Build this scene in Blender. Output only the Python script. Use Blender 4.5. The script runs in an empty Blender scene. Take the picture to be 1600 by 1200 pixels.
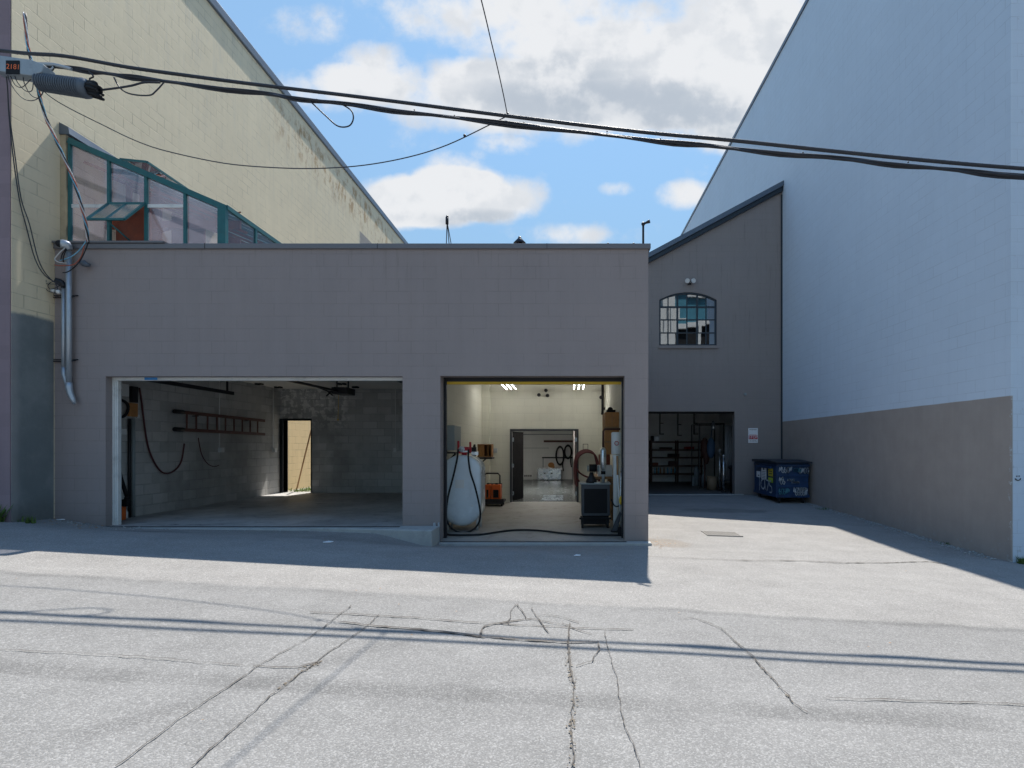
import bpy, bmesh, math, random
from mathutils import Vector, Matrix, noise as mnoise
R = math.radians
random.seed(7)
scene = bpy.context.scene
COL = scene.collection

# ------------------------------------------------------------------ camera
F, CX, CY, H = 830.0, 888.0, 697.0, 1.54          # focal length / vanishing point in photo pixels, eye height
cam_d = bpy.data.cameras.new("camera")
cam = bpy.data.objects.new("camera", cam_d); COL.objects.link(cam)
cam.location = (0, 0, H); cam.rotation_euler = (R(90), 0, 0)
cam_d.sensor_width = 36; cam_d.lens = 36 * F / 1600
cam_d.shift_x = -(CX - 800) / 1600; cam_d.shift_y = (CY - 600) / 1600
cam_d.clip_start = .05; cam_d.clip_end = 2000
scene.camera = cam

# ------------------------------------------------------------------ light
SUNV = Vector((.0875, .576, 1.0)).normalized()
SUN_EL = math.asin(SUNV.z); SUN_AZ = math.atan2(SUNV.x, SUNV.y)
sun_d = bpy.data.lights.new("sun", 'SUN'); sun_d.energy = 3.4; sun_d.angle = R(.5); sun_d.color = (1, .95, .87)
sun = bpy.data.objects.new("sun", sun_d); COL.objects.link(sun)
sun.rotation_euler = SUNV.to_track_quat('Z', 'Y').to_euler(); sun.location = (5, 40, 60)
scene.view_settings.view_transform = 'Standard'; scene.view_settings.look = 'None'
scene.view_settings.gamma = 1; scene.view_settings.use_curve_mapping = False
scene.view_settings.exposure = 1.15
scene.cycles.use_denoising = True
scene.cycles.max_bounces = 10; scene.cycles.diffuse_bounces = 6; scene.cycles.transparent_max_bounces = 16
scene.cycles.sample_clamp_indirect = 6

class NT:
    """tiny node-expression helper"""
    def __init__(s, tree): s.t = tree
    def n(s, typ, **kw):
        nd = s.t.nodes.new(typ)
        for k, v in kw.items(): setattr(nd, k, v)
        return nd
    def put(s, sock, v):
        if hasattr(v, 'is_linked') or hasattr(v, 'links'): s.t.links.new(v, sock)
        elif v is not None:
            try: sock.default_value = v
            except TypeError: sock.default_value = (*v, 1)
            except ValueError: sock.default_value = (*v, 1)
    def m(s, op, a, b=None, c=None, clamp=False):
        nd = s.n('ShaderNodeMath', operation=op, use_clamp=clamp)
        for i, v in enumerate((a, b, c)):
            if v is not None: s.put(nd.inputs[i], v)
        return nd.outputs[0]
    def add(s, a, b): return s.m('ADD', a, b)
    def sub(s, a, b): return s.m('SUBTRACT', a, b)
    def mul(s, a, b): return s.m('MULTIPLY', a, b)
    def ss(s, x, lo, hi):                               # smooth step
        nd = s.n('ShaderNodeMapRange', interpolation_type='SMOOTHSTEP')
        s.put(nd.inputs[0], x); s.put(nd.inputs[1], lo); s.put(nd.inputs[2], hi)
        nd.inputs[3].default_value = 0; nd.inputs[4].default_value = 1
        return nd.outputs[0]
    def mr(s, x, lo, hi, a, b):
        nd = s.n('ShaderNodeMapRange')
        for i, v in enumerate((x, lo, hi, a, b)): s.put(nd.inputs[i], v)
        return nd.outputs[0]
    def mix(s, f, a, b, typ='MIX'):
        nd = s.n('ShaderNodeMix', data_type='RGBA', blend_type=typ)
        s.put(nd.inputs[0], f); s.put(nd.inputs[6], a); s.put(nd.inputs[7], b)
        return nd.outputs[2]
    def noise(s, vec, scale, detail=3, rough=.55):
        nd = s.n('ShaderNodeTexNoise'); s.put(nd.inputs['Vector'], vec)
        nd.inputs['Scale'].default_value = scale; nd.inputs['Detail'].default_value = detail
        nd.inputs['Roughness'].default_value = rough
        return nd.outputs[0]
    def xyz(s, v):
        nd = s.n('ShaderNodeSeparateXYZ'); s.put(nd.inputs[0], v); return nd.outputs
    def vec(s, x, y, z):
        nd = s.n('ShaderNodeCombineXYZ'); s.put(nd.inputs[0], x); s.put(nd.inputs[1], y); s.put(nd.inputs[2], z)
        return nd.outputs[0]

# ------------------------------------------------------------------ sky
world = bpy.data.worlds.new("World"); scene.world = world; world.use_nodes = True
def build_sky():
    t = world.node_tree; t.nodes.clear(); k = NT(t)
    sky = k.n('ShaderNodeTexSky', sky_type='NISHITA', sun_disc=False)
    sky.sun_elevation = SUN_EL; sky.sun_rotation = SUN_AZ
    sky.air_density = 1.0; sky.dust_density = .4; sky.ozone_density = 2.2
    d = k.n('ShaderNodeTexCoord').outputs['Generated']
    x, y, z = k.xyz(d)
    ya = k.m('MAXIMUM', k.m('ABSOLUTE', y), .08)
    u = k.m('DIVIDE', x, ya); w = k.m('DIVIDE', z, ya)
    uv = k.vec(u, w, 0)
    n1 = k.noise(uv, 4.2, 8, .58); n2 = k.noise(k.vec(u, k.mul(w, 1.6), 3.1), 2.0, 7, .6); n3 = k.noise(k.vec(u, w, 7.7), 14, 5, .6)
    def blob(px, py, rx, ry, amp):
        du = k.m('DIVIDE', k.sub(u, (px - CX) / F), rx / F); dw = k.m('DIVIDE', k.sub(w, (CY - py) / F), ry / F)
        r2 = k.add(k.mul(du, du), k.mul(dw, dw))
        return k.mul(k.m('MAXIMUM', k.sub(1, r2), 0), amp)
    dens = None
    for b in [(690, 308, 120, 52, 1.15), (612, 318, 100, 50, .95), (785, 308, 85, 46, 1.05), (715, 272, 75, 42, .9), (660, 340, 160, 26, .6),
              (760, 150, 190, 66, .9), (960, 120, 300, 90, 1.25), (1120, 170, 180, 75, 1.0), (870, 185, 180, 50, .7), (1180, 30, 260, 110, 1.0), (800, 20, 230, 70, .95),
              (1066, 305, 58, 30, .95), (962, 297, 36, 18, .62), (505, 145, 110, 50, .75), (575, 115, 90, 55, .75), (785, 232, 60, 22, .6),
              (1250, 215, 170, 60, .8), (860, 365, 100, 22, .35), (930, 368, 90, 25, .4), (480, 40, 90, 40, .4)]:
        v = blob(*b); dens = v if dens is None else k.add(dens, v)
    front = k.ss(y, .05, .25)
    dens = k.mul(dens, front)
    dens = k.add(dens, k.add(k.mul(k.sub(n1, .5), 1.9), k.mul(k.sub(n3, .5), 1.25)))
    back = k.mul(k.sub(1, front), k.ss(n2, .52, .7))
    mask = k.m('MAXIMUM', k.mul(k.ss(dens, .10, .90), .97), k.mul(back, .35))
    mask = k.mul(mask, k.ss(z, .0, .06))
    # cloud tone: white billows, grey flat bases
    gt = None
    for b in [(955, 158, 290, 50, 1.0), (1090, 196, 130, 34, .55), (880, 100, 160, 26, .45), (715, 343, 140, 20, .75), (1066, 330, 50, 12, .5), (800, 205, 120, 26, .35)]:
        v = blob(*b); gt = v if gt is None else k.add(gt, v)
    low = k.ss(k.sub(k.noise(k.vec(u, k.add(w, .05), 0), 4.2, 6, .55), n1), -.07, .10)
    grey = k.ss(k.add(k.add(gt, k.mul(k.sub(n3, .5), .9)), k.mul(k.sub(.55, low), .75)), -.05, 1.35)
    ccol = k.mix(grey, (.385, .39, .398), (.225, .25, .283))
    skyc = k.mix(1.0, sky.outputs[0], (.066, .106, .132), 'MULTIPLY')
    veil = k.mul(k.add(k.mul(k.sub(1, k.ss(z, .0, .6)), .32), .66), k.sub(1, k.ss(z, .66, .9)))
    skyc = k.mix(veil, skyc, (.148, .216, .262))
    colr = k.mix(mask, skyc, ccol)
    bg = k.n('ShaderNodeBackground'); k.put(bg.inputs[0], colr); bg.inputs[1].default_value = 1.0
    out = k.n('ShaderNodeOutputWorld'); t.links.new(bg.outputs[0], out.inputs[0])
build_sky()

# ------------------------------------------------------------------ geometry helpers
def P(px, py, Y): return Vector(((px - CX) / F * Y, Y, H + (CY - py) / F * Y))
def PXp(px, py, X): return P(px, py, X * F / (px - CX))        # on a plane X = const
def lerp_table(t, x):
    if x <= t[0][0]: return t[0][1]
    for (a, b), (c, d) in zip(t, t[1:]):
        if x <= c: return b + (d - b) * (x - a) / (c - a)
    return t[-1][1]
PROFILE = [(-30, 1.35), (-8.4, .385), (-7.5, .235), (-2.95, .17), (-2.12, -.045), (1.3, -.05), (6.8, -.24), (30, -1.2)]
def sstep(a, b, x):
    t = min(1, max(0, (x - a) / (b - a))); return t * t * (3 - 2 * t)
def ground(X, Y):
    lin = .065 - .0465 * min(25, max(-25, X))
    if Y < 7.1: return lin
    p = lerp_table(PROFILE, X)
    if Y < 8.5: return lin + (p - lin) * sstep(7.1, 8.5, Y)
    t = min(1, (Y - 8.5) / 8.2)
    return p + (-.005 - p) * t
def G(px, py, lift=0.0):
    Y = 5.0
    for _ in range(40):
        X = (px - CX) / F * Y; z = ground(X, Y)
        Y = .5 * Y + .5 * (H - z) * F / (py - CY)
    return Vector(((px - CX) / F * Y, Y, ground((px - CX) / F * Y, Y) + lift))
def GF(px, py, z): # pixel to a level floor
    Y = (H - z) * F / (py - CY); return Vector(((px - CX) / F * Y, Y, z))

WP = {}
def smoothpath(pts, sub=6):
    pts = [Vector(p) for p in pts]
    if len(pts) < 3: return pts
    out = []
    for i in range(len(pts) - 1):
        p0 = pts[max(i - 1, 0)]; p1 = pts[i]; p2 = pts[i + 1]; p3 = pts[min(i + 2, len(pts) - 1)]
        for j in range(sub):
            t = j / sub
            out.append(.5 * ((2 * p1) + (p2 - p0) * t + (2 * p0 - 5 * p1 + 4 * p2 - p3) * t * t + (3 * p1 - p0 - 3 * p2 + p3) * t ** 3))
    out.append(pts[-1]); return out

class MB:
    def __init__(s): s.b = bmesh.new()
    def box(s, x0, x1, y0, y1, z0, z1):
        v = [s.b.verts.new(c) for c in ((x0,y0,z0),(x1,y0,z0),(x1,y1,z0),(x0,y1,z0),(x0,y0,z1),(x1,y0,z1),(x1,y1,z1),(x0,y1,z1))]
        for f in ((3,2,1,0),(4,5,6,7),(0,1,5,4),(1,2,6,5),(2,3,7,6),(3,0,4,7)): s.b.faces.new([v[i] for i in f])
        return s
    def bar(s, p0, p1, w, h=None, up=(0, 0, 1)):
        p0, p1 = Vector(p0), Vector(p1); h = h or w
        d = (p1 - p0).normalized(); up = Vector(up)
        if abs(d.dot(up)) > .98: up = Vector((0, 1, 0))
        a = d.cross(up).normalized() * w / 2; c = a.cross(d).normalized() * h / 2
        v = [s.b.verts.new(p + q) for p in (p0, p1) for q in (-a - c, a - c, a + c, -a + c)]
        for f in ((0,1,2,3),(7,6,5,4),(0,4,5,1),(1,5,6,2),(2,6,7,3),(3,7,4,0)): s.b.faces.new([v[i] for i in f])
        return s
    def tube(s, pts, r, n=8, smooth=0, cap=True):
        n0 = len(pts)
        pts = smoothpath(pts, smooth) if smooth else [Vector(p) for p in pts]
        rs = list(r) if isinstance(r, (list, tuple)) else [r] * len(pts)
        if len(rs) != len(pts):
            rs = [rs[min(int(i * (n0 - 1) / (len(pts) - 1)), n0 - 2)] * (1 - (i * (n0 - 1) / (len(pts) - 1)) % 1 if i < len(pts) - 1 else 0) + rs[min(int(i * (n0 - 1) / (len(pts) - 1)) + 1, n0 - 1)] * ((i * (n0 - 1) / (len(pts) - 1)) % 1 if i < len(pts) - 1 else 1) for i in range(len(pts))]
        rings = []; prev = None
        for i, p in enumerate(pts):
            d = (pts[min(i + 1, len(pts) - 1)] - pts[max(i - 1, 0)])
            if d.length < 1e-9: d = Vector((0, 0, 1))
            d.normalize()
            if prev is None:
                a = d.cross(Vector((0, 0, 1)) if abs(d.z) < .9 else Vector((1, 0, 0))).normalized()
            else:
                a = prev - d * prev.dot(d)
                a = a.normalized() if a.length > 1e-6 else d.orthogonal().normalized()
            prev = a; c = d.cross(a)
            rings.append([s.b.verts.new(p + (a * math.cos(2 * math.pi * k / n) + c * math.sin(2 * math.pi * k / n)) * rs[i]) for k in range(n)])
        for A, B in zip(rings, rings[1:]):
            for k in range(n):
                f = s.b.faces.new((A[k], A[(k + 1) % n], B[(k + 1) % n], B[k])); f.smooth = True
        if cap:
            s.b.faces.new(rings[0][::-1]); s.b.faces.new(rings[-1])
        return s
    def cyl(s, p0, p1, r, n=14, r2=None): return s.tube([p0, p1], [r, r if r2 is None else r2], n)
    def ball(s, c, r, n=10, sc=(1, 1, 1)):
        m = Matrix.Translation(c) @ Matrix.Diagonal((r * sc[0], r * sc[1], r * sc[2], 1))
        q = bmesh.ops.create_uvsphere(s.b, u_segments=n, v_segments=max(6, n // 2 + 2), radius=1, matrix=m)
        for v in q['verts']:
            for f in v.link_faces: f.smooth = True
        return s
    def poly(s, pts):
        s.b.faces.new([s.b.verts.new(p) for p in pts]); return s
    def prism(s, outer, a0, a1, axis='y', holes=()):
        """extrude a 2-D outline (with holes); axis = extrusion axis, outline in the two others"""
        def mk(p, a):
            return {'y': (p[0], a, p[1]), 'x': (a, p[0], p[1]), 'z': (p[0], p[1], a)}[axis]
        loops = [list(outer)] + [list(h) for h in holes]
        capv = []
        for a in (a0, a1):
            ed = []; vs = []
            for lp in loops:
                v = [s.b.verts.new(mk(p, a)) for p in lp]; vs.append(v)
                ed += [s.b.edges.new((v[i], v[(i + 1) % len(v)])) for i in range(len(v))]
            if holes: bmesh.ops.triangle_fill(s.b, edges=ed, use_beauty=True)
            else: s.b.faces.new(vs[0])
            capv.append(vs)
        for A, B in zip(*capv):
            n = len(A)
            for i in range(n): s.b.faces.new((A[i], A[(i + 1) % n], B[(i + 1) % n], B[i]))
        bmesh.ops.recalc_face_normals(s.b, faces=list(s.b.faces))
        return s
    def split(s, name, mat, parent, bev=0):
        """one part per loose piece"""
        s.b.verts.index_update(); seen = set(); out = []
        for v0 in list(s.b.verts):
            if v0 in seen: continue
            st = [v0]; isl = []; seen.add(v0)
            while st:
                v = st.pop(); isl.append(v)
                for e in v.link_edges:
                    w = e.other_vert(v)
                    if w not in seen: seen.add(w); st.append(w)
            q = MB(); mp = {v: q.b.verts.new(v.co) for v in isl}
            for f in {f for v in isl for f in v.link_faces}:
                nf = q.b.faces.new([mp[v] for v in f.verts]); nf.smooth = f.smooth
            out.append(q.build(name, mat, parent, bev))
        s.b.free(); return out
    def build(s, name, mat, parent=None, bev=0, kind=None):
        vs = [v.co.copy() for v in s.b.verts]
        if parent is not None: off = WP[parent.name]
        else:
            xs = [v.x for v in vs]; ys = [v.y for v in vs]; zs = [v.z for v in vs]
            off = Vector(((min(xs) + max(xs)) / 2, (min(ys) + max(ys)) / 2, min(zs)))
        for v in s.b.verts: v.co -= off
        me = bpy.data.meshes.new(name); s.b.to_mesh(me); s.b.free()
        me.materials.append(mat)
        o = bpy.data.objects.new(name, me); COL.objects.link(o)
        if parent is not None: o.parent = parent
        else: o.location = off
        WP[o.name] = off
        if bev:
            md = o.modifiers.new("bevel", 'BEVEL'); md.width = bev; md.segments = 2; md.limit_method = 'ANGLE'; md.angle_limit = R(40)
        if kind: o['kind'] = kind
        return o
def tag(o, label, cat, group=None):
    o['label'] = label; o['category'] = cat
    if group: o['group'] = group
    return o
def thing(name, loc, label, cat, group=None):
    o = bpy.data.objects.new(name, None); COL.objects.link(o); o.location = loc; o.empty_display_size = .1
    WP[o.name] = Vector(loc); return tag(o, label, cat, group)
def copy_tree(o, loc, label, group=None):
    c = o.copy(); COL.objects.link(c); c.location = loc; c['label'] = label; WP[c.name] = Vector(loc)
    if group: c['group'] = group
    for ch in list(o.children):
        d = ch.copy(); COL.objects.link(d); d.parent = c
        for g in list(ch.children):
            e = g.copy(); COL.objects.link(e); e.parent = d
    return c
def text(name, body, mat, parent, origin, right, up, size, align='CENTER', depth=.001):
    cu = bpy.data.curves.new(name, 'FONT'); cu.body = body; cu.size = size; cu.align_x = align; cu.align_y = 'CENTER'; cu.extrude = depth
    tmp = bpy.data.objects.new(name + "_tmp", cu); COL.objects.link(tmp)
    dg = bpy.context.evaluated_depsgraph_get(); dg.update()
    me = bpy.data.meshes.new_from_object(tmp.evaluated_get(dg)); bpy.data.objects.remove(tmp)
    right = Vector(right).normalized(); up = Vector(up).normalized(); nrm = right.cross(up)
    mm = Matrix((right, up, nrm)).transposed().to_4x4(); mm.translation = Vector(origin) - WP[parent.name]
    me.transform(mm); me.materials.clear(); me.materials.append(mat); me.name = name
    o = bpy.data.objects.new(name, me); COL.objects.link(o); o.parent = parent; WP[o.name] = WP[parent.name]
    return o

# ------------------------------------------------------------------ materials
def newmat(name):
    m = bpy.data.materials.new(name); m.use_nodes = True
    k = NT(m.node_tree); b = m.node_tree.nodes['Principled BSDF']
    return m, k, b
def bump(k, b, h, strength, dist=.01):
    nd = k.n('ShaderNodeBump'); nd.inputs['Strength'].default_value = strength; nd.inputs['Distance'].default_value = dist
    k.put(nd.inputs['Height'], h); k.t.links.new(nd.outputs[0], b.inputs['Normal'])
def M(name, col, rough=.6, metal=0, var=.18, scale=6, bmp=.15, dirt=0, spec=.4):
    m, k, b = newmat(name)
    pos = k.n('ShaderNodeNewGeometry').outputs['Position']
    n1 = k.noise(pos, scale, 5, .6); n2 = k.noise(pos, scale * 9, 3, .6)
    f = k.add(k.mul(k.sub(n1, .5), var * 2.2), k.mul(k.sub(n2, .5), var))
    c = k.mix(1, (*col, 1), k.vec(k.add(1, f), k.add(1, f), k.add(1, f)), 'MULTIPLY')
    if dirt: c = k.mix(k.mul(k.ss(k.noise(pos, scale * .7, 6, .7), .5, .72), dirt), c, (.05, .04, .03, 1))
    k.put(b.inputs['Base Color'], c); b.inputs['Metallic'].default_value = metal
    k.put(b.inputs['Roughness'], k.m('ADD', rough, k.mul(k.sub(n1, .5), .25), clamp=True))
    b.inputs['Specular IOR Level'].default_value = spec
    if bmp: bump(k, b, n2, bmp, .004)
    return m
def emit(name, col, st):
    m, k, b = newmat(name); b.inputs['Base Color'].default_value = (.8, .8, .8, 1)
    b.inputs['Emission Color'].default_value = (*col, 1); b.inputs['Emission Strength'].default_value = st
    return m
def block(name, col, rough=.75, joint=.55, jdepth=.5, var=.07, patch=.5, fn=None, mortar=.007, rand=.05, grime=.1, w=.406, h=.203):
    """painted concrete blockwork laid on world coordinates; fn(k,pos,c) can repaint areas"""
    m, k, b = newmat(name)
    pos = k.n('ShaderNodeNewGeometry').outputs['Position']
    x, y, z = k.xyz(pos)
    wob = k.mul(k.sub(k.noise(pos, 3.0, 2), .5), .008)
    uv = k.vec(k.add(k.add(x, y), wob), k.add(z, wob), 0)
    br = k.n('ShaderNodeTexBrick', offset=.5); k.put(br.inputs['Vector'], uv)
    br.inputs['Color1'].default_value = (1, 1, 1, 1); br.inputs['Color2'].default_value = (1 - rand * 2, 1 - rand * 2, 1 - rand * 2, 1)
    br.inputs['Mortar'].default_value = (1, 1, 1, 1); br.inputs['Scale'].default_value = 1
    br.inputs['Mortar Size'].default_value = mortar; br.inputs['Mortar Smooth'].default_value = .3
    br.inputs['Brick Width'].default_value = w; br.inputs['Row Height'].default_value = h; br.inputs['Bias'].default_value = 0
    n1 = k.noise(pos, .55, 5, .6); n2 = k.noise(pos, 26, 4, .65); n3 = k.noise(k.vec(k.mul(k.add(x, y), 5), 0, k.mul(z, .45)), 1.2, 5, .6)
    jf = k.mul(br.outputs['Fac'], k.add(1 - patch, k.mul(k.ss(k.noise(pos, 1.7, 4, .7), .38, .66), patch)))
    f = k.add(k.add(k.mul(k.sub(n1, .5), var * 3), k.mul(k.sub(n2, .5), var)), k.mul(k.sub(n3, .5), grime * 1.6))
    f = k.add(1, f)
    c = k.mix(1, (*col, 1), br.outputs['Color'], 'MULTIPLY')
    if fn:
        c = fn(k, pos, c)
        if isinstance(c, tuple): c, jm_ = c; jf = k.mul(jf, jm_)
    c = k.mix(1, c, k.vec(f, f, f), 'MULTIPLY')
    jm = k.sub(1, k.mul(jf, joint)); c = k.mix(1, c, k.vec(jm, jm, jm), 'MULTIPLY')
    k.put(b.inputs['Base Color'], c); b.inputs['Roughness'].default_value = rough; b.inputs['Specular IOR Level'].default_value = .3
    hgt = k.add(k.mul(jf, -1.0), k.mul(k.sub(n2, .5), .35))
    bump(k, b, hgt, jdepth, .008)
    return m

# asphalt ----------------------------------------------------------
def asphalt():
    m, k, b = newmat('asphalt')
    pos = k.n('ShaderNodeNewGeometry').outputs['Position']; x, y, z = k.xyz(pos)
    flat = k.vec(x, y, 0)
    vo = k.n('ShaderNodeTexVoronoi'); k.put(vo.inputs['Vector'], flat); vo.inputs['Scale'].default_value = 125
    cell = k.xyz(vo.outputs['Color'])[0]
    vo2 = k.n('ShaderNodeTexVoronoi'); k.put(vo2.inputs['Vector'], flat); vo2.inputs['Scale'].default_value = 170
    cell2 = k.xyz(vo2.outputs['Color'])[0]
    big = k.noise(flat, .35, 5, .6); mid = k.noise(flat, 2.2, 5, .65); strk = k.noise(k.vec(k.mul(x, .35), k.mul(y, 2.6), 0), 1.1, 5, .6)
    fine = k.noise(flat, 30, 3, .7)
    g = k.add(.80, k.add(k.mul(k.m('POWER', cell, 3.0), .55), k.mul(cell2, .18)))
    g = k.add(g, k.add(k.mul(k.sub(big, .5), .36), k.add(k.mul(k.sub(mid, .5), .42), k.mul(k.sub(strk, .5), .30))))
    g = k.add(g, k.mul(k.sub(fine, .5), .35))
    # older lane surface in front, paler sandier apron beyond the joint
    wy = k.add(k.add(y, k.mul(x, .035)), k.mul(k.sub(k.noise(flat, 1.3, 4), .5), .22))
    apron = k.ss(wy, 4.92, 5.04)
    joint = k.mul(k.sub(1, k.m('ABSOLUTE', k.m('DIVIDE', k.sub(wy, 4.93), .09), clamp=True)), k.ss(k.noise(flat, .9, 4), .35, .6))
    col = k.mix(apron, (.212, .207, .199, 1), (.252, .242, .229, 1))
    g = k.sub(g, k.mul(joint, .22))
    # tarred trench strip
    wy2 = k.add(k.add(y, k.mul(x, .02)), k.mul(k.sub(k.noise(flat, 2.0, 4), .5), .10))
    strip = k.mul(k.mul(k.ss(wy2, 2.98, 3.02), k.sub(1, k.ss(wy2, 3.12, 3.24))), k.ss(k.noise(k.vec(x, 3, 0), .8, 3), .36, .5))
    g = k.sub(g, k.mul(strip, .17))
    # worn darker smear across the lane
    dl = k.m('ABSOLUTE', k.add(k.sub(k.mul(k.add(x, 1.35), .78), k.mul(k.sub(y, 3.7), .62)), k.mul(k.sub(mid, .5), .25)))
    smear = k.mul(k.sub(1, k.ss(dl, .02, .13)), k.mul(k.ss(y, 2.2, 2.6), k.sub(1, k.ss(y, 3.6, 4.2))))
    g = k.sub(g, k.mul(smear, .13))
    # damp-looking stains and dirt by the pier
    def spot(cx, cy, rx, ry):
        a = k.m('DIVIDE', k.sub(x, cx), rx); c = k.m('DIVIDE', k.sub(y, cy), ry)
        return k.mul(k.sub(1, k.ss(k.add(k.add(k.mul(a, a), k.mul(c, c)), k.mul(k.sub(mid, .5), 1.4)), .3, 1.1)), 1)
    col = k.mix(k.mul(spot(1.62, 8.75, .42, .45), .35), col, (.19, .145, .10, 1))
    g = k.sub(g, k.mul(spot(3.9, 13.2, 1.2, .45), .28))
    g = k.sub(g, k.mul(spot(-6.3, 7.9, .8, .3), .25))
    g = k.sub(g, k.mul(spot(-2.6, 7.7, 1.8, .35), .15))
    col = k.mix(1, col, k.vec(g, g, g), 'MULTIPLY')
    k.put(b.inputs['Base Color'], col); b.inputs['Roughness'].default_value = .88; b.inputs['Specular IOR Level'].default_value = .25
    bump(k, b, k.add(k.mul(vo.outputs['Distance'], -1.2), k.mul(fine, .5)), .45, .006)
    return m

FACADE = (.295, .252, .243)
def mm(name, *a, **kw):
    MAT[name] = M(name, *a, **kw)
MAT = {}
MAT['asphalt'] = asphalt()
def wear_fn(k, pos, c):
    x, y, z = k.xyz(pos); h = k.add(x, y); nz = k.noise(pos, 2.2, 6, .65)
    drip = k.noise(k.vec(k.mul(h, 7), 0, k.mul(z, .5)), 1.3, 5, .7)
    d = k.mul(k.ss(drip, .54, .72), k.ss(k.add(z, k.mul(nz, .5)), 4.2, 4.9)); c = k.mix(k.mul(d, .42), c, (.12, .10, .10, 1))
    splash = k.mul(k.sub(1, k.ss(k.add(z, k.mul(k.sub(nz, .5), .7)), .15, .75)), .40); c = k.mix(splash, c, (.17, .155, .145, 1))
    chip = k.ss(k.noise(pos, 13, 5, .8), .735, .75); c = k.mix(k.mul(chip, .45), c, (.36, .35, .35, 1))
    tone = k.ss(k.noise(k.vec(k.mul(h, .6), 0, z), .9, 4, .6), .4, .65)
    return k.mix(k.mul(tone, .22), c, (.25, .222, .222, 1))
MAT['facade'] = block('facade_paint', FACADE, joint=.16, jdepth=.28, var=.05, patch=.85, grime=.09, rand=.006, mortar=.006, fn=wear_fn)
MAT['gable'] = block('gable_paint', (.275, .244, .230), joint=.15, jdepth=.25, var=.05, patch=.85, grime=.08, rand=.006, mortar=.006, fn=wear_fn)
def yellow_fn(k, pos, c):
    x, y, z = k.xyz(pos); nz = k.noise(pos, 1.6, 6, .65)
    streak = k.noise(k.vec(0, k.mul(y, 2.2), k.mul(z, .35)), 2.0, 6, .7)
    rb_ = k.noise(k.vec(0, k.mul(y, 1.6), k.mul(z, .9)), 1.5, 7, .72)
    rust = k.mul(k.mul(k.ss(k.add(z, k.mul(streak, .9)), 10.5, 11.3), k.sub(1, k.ss(z, 11.5, 11.75))), k.mul(k.ss(rb_, .47, .60), k.mul(k.ss(y, 14.5, 16), k.sub(1, k.ss(y, 23, 27)))))
    c = k.mix(k.mul(rust, .85), c, (.42, .25, .11, 1))
    grey = k.mul(k.ss(streak, .48, .7), k.ss(z, 7, 11))
    c = k.mix(k.mul(grey, .25), c, (.42, .41, .38, 1))
    bare = k.mul(k.mul(k.ss(y, 21.2, 21.4), k.sub(1, k.ss(y, 24.3, 24.5))), k.mul(k.ss(z, 8.6, 8.65), k.sub(1, k.ss(z, 10.15, 10.2))))
    c = k.mix(k.mul(bare, .8), c, (.21, .20, .21, 1))
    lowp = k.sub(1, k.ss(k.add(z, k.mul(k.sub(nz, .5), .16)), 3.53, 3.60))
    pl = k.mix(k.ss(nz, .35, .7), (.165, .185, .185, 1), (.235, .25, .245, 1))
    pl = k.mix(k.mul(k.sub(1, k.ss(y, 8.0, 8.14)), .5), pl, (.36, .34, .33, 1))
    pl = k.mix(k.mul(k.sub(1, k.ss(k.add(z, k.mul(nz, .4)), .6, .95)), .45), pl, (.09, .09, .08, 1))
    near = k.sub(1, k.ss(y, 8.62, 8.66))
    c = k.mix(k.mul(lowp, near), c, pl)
    scuff = k.mul(k.ss(k.noise(k.vec(k.add(x, y), z, 0), 14, 6, .75), .66, .74), k.mul(lowp, near))
    yard_bounce = k.mul(k.ss(y, 14.5, 15.2), k.sub(1, k.ss(z, 2.6, 3.6)))  # orange bounce light in the yard, painted into the wall colour
    c = k.mix(k.mul(yard_bounce, .7), c, (.62, .46, .24, 1))
    return k.mix(k.mul(scuff, .45), c, (.42, .42, .40, 1)), k.sub(1, k.mul(lowp, near))
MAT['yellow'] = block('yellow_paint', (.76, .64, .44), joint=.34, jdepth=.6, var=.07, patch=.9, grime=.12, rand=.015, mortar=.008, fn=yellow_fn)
MAT['mauve'] = block('mauve_paint', (.26, .195, .215), joint=.1, jdepth=.2, var=.08, grime=.16)
def right_fn(k, pos, c):
    x, y, z = k.xyz(pos); nz = k.noise(pos, 2.5, 5, .6)
    side = k.sub(1, k.ss(x, 6.80, 6.82))
    low = k.mul(k.sub(1, k.ss(k.add(z, k.mul(k.sub(nz, .5), .012)), 2.305, 2.320)), side)
    streak = k.noise(k.vec(0, k.mul(y, 3.0), k.mul(z, .25)), 2.0, 6, .7)
    br = k.mix(k.ss(k.add(k.mul(streak, .35), k.mul(nz, .65)), .3, .75), (.31, .27, .243, 1), (.36, .315, .285, 1))
    wst = k.mul(k.ss(k.noise(k.vec(0, k.mul(y, 1.8), k.mul(z, .12)), 1.6, 6, .7), .5, .75), .16); c = k.mix(wst, c, (.42, .50, .60, 1))
    c = k.mix(low, c, br)
    chip = k.ss(k.noise(pos, 11, 6, .75), .56, .62)
    edge = k.mul(k.sub(1, k.ss(k.add(y, k.mul(nz, .12)), 8.17, 8.26)), low)
    c = k.mix(k.mul(edge, chip), c, (.52, .55, .58, 1))
    scab = k.mul(k.sub(1, k.ss(k.add(z, k.mul(nz, .5)), .1, .42)), chip)
    c = k.mix(k.mul(scab, .5), c, (.36, .36, .35, 1))
    crack = k.mul(k.sub(1, side), k.ss(k.noise(pos, 9, 7, .75), .62, .70))
    return k.mix(k.mul(crack, .5), c, (.33, .34, .35, 1)), k.sub(1, k.mul(low, .9))
MAT['bluegrey'] = block('pale_blue_paint', (.565, .655, .755), joint=.16, jdepth=.3, var=.035, patch=.75, grime=.04, rand=.012, mortar=.007, fn=right_fn)
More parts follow.
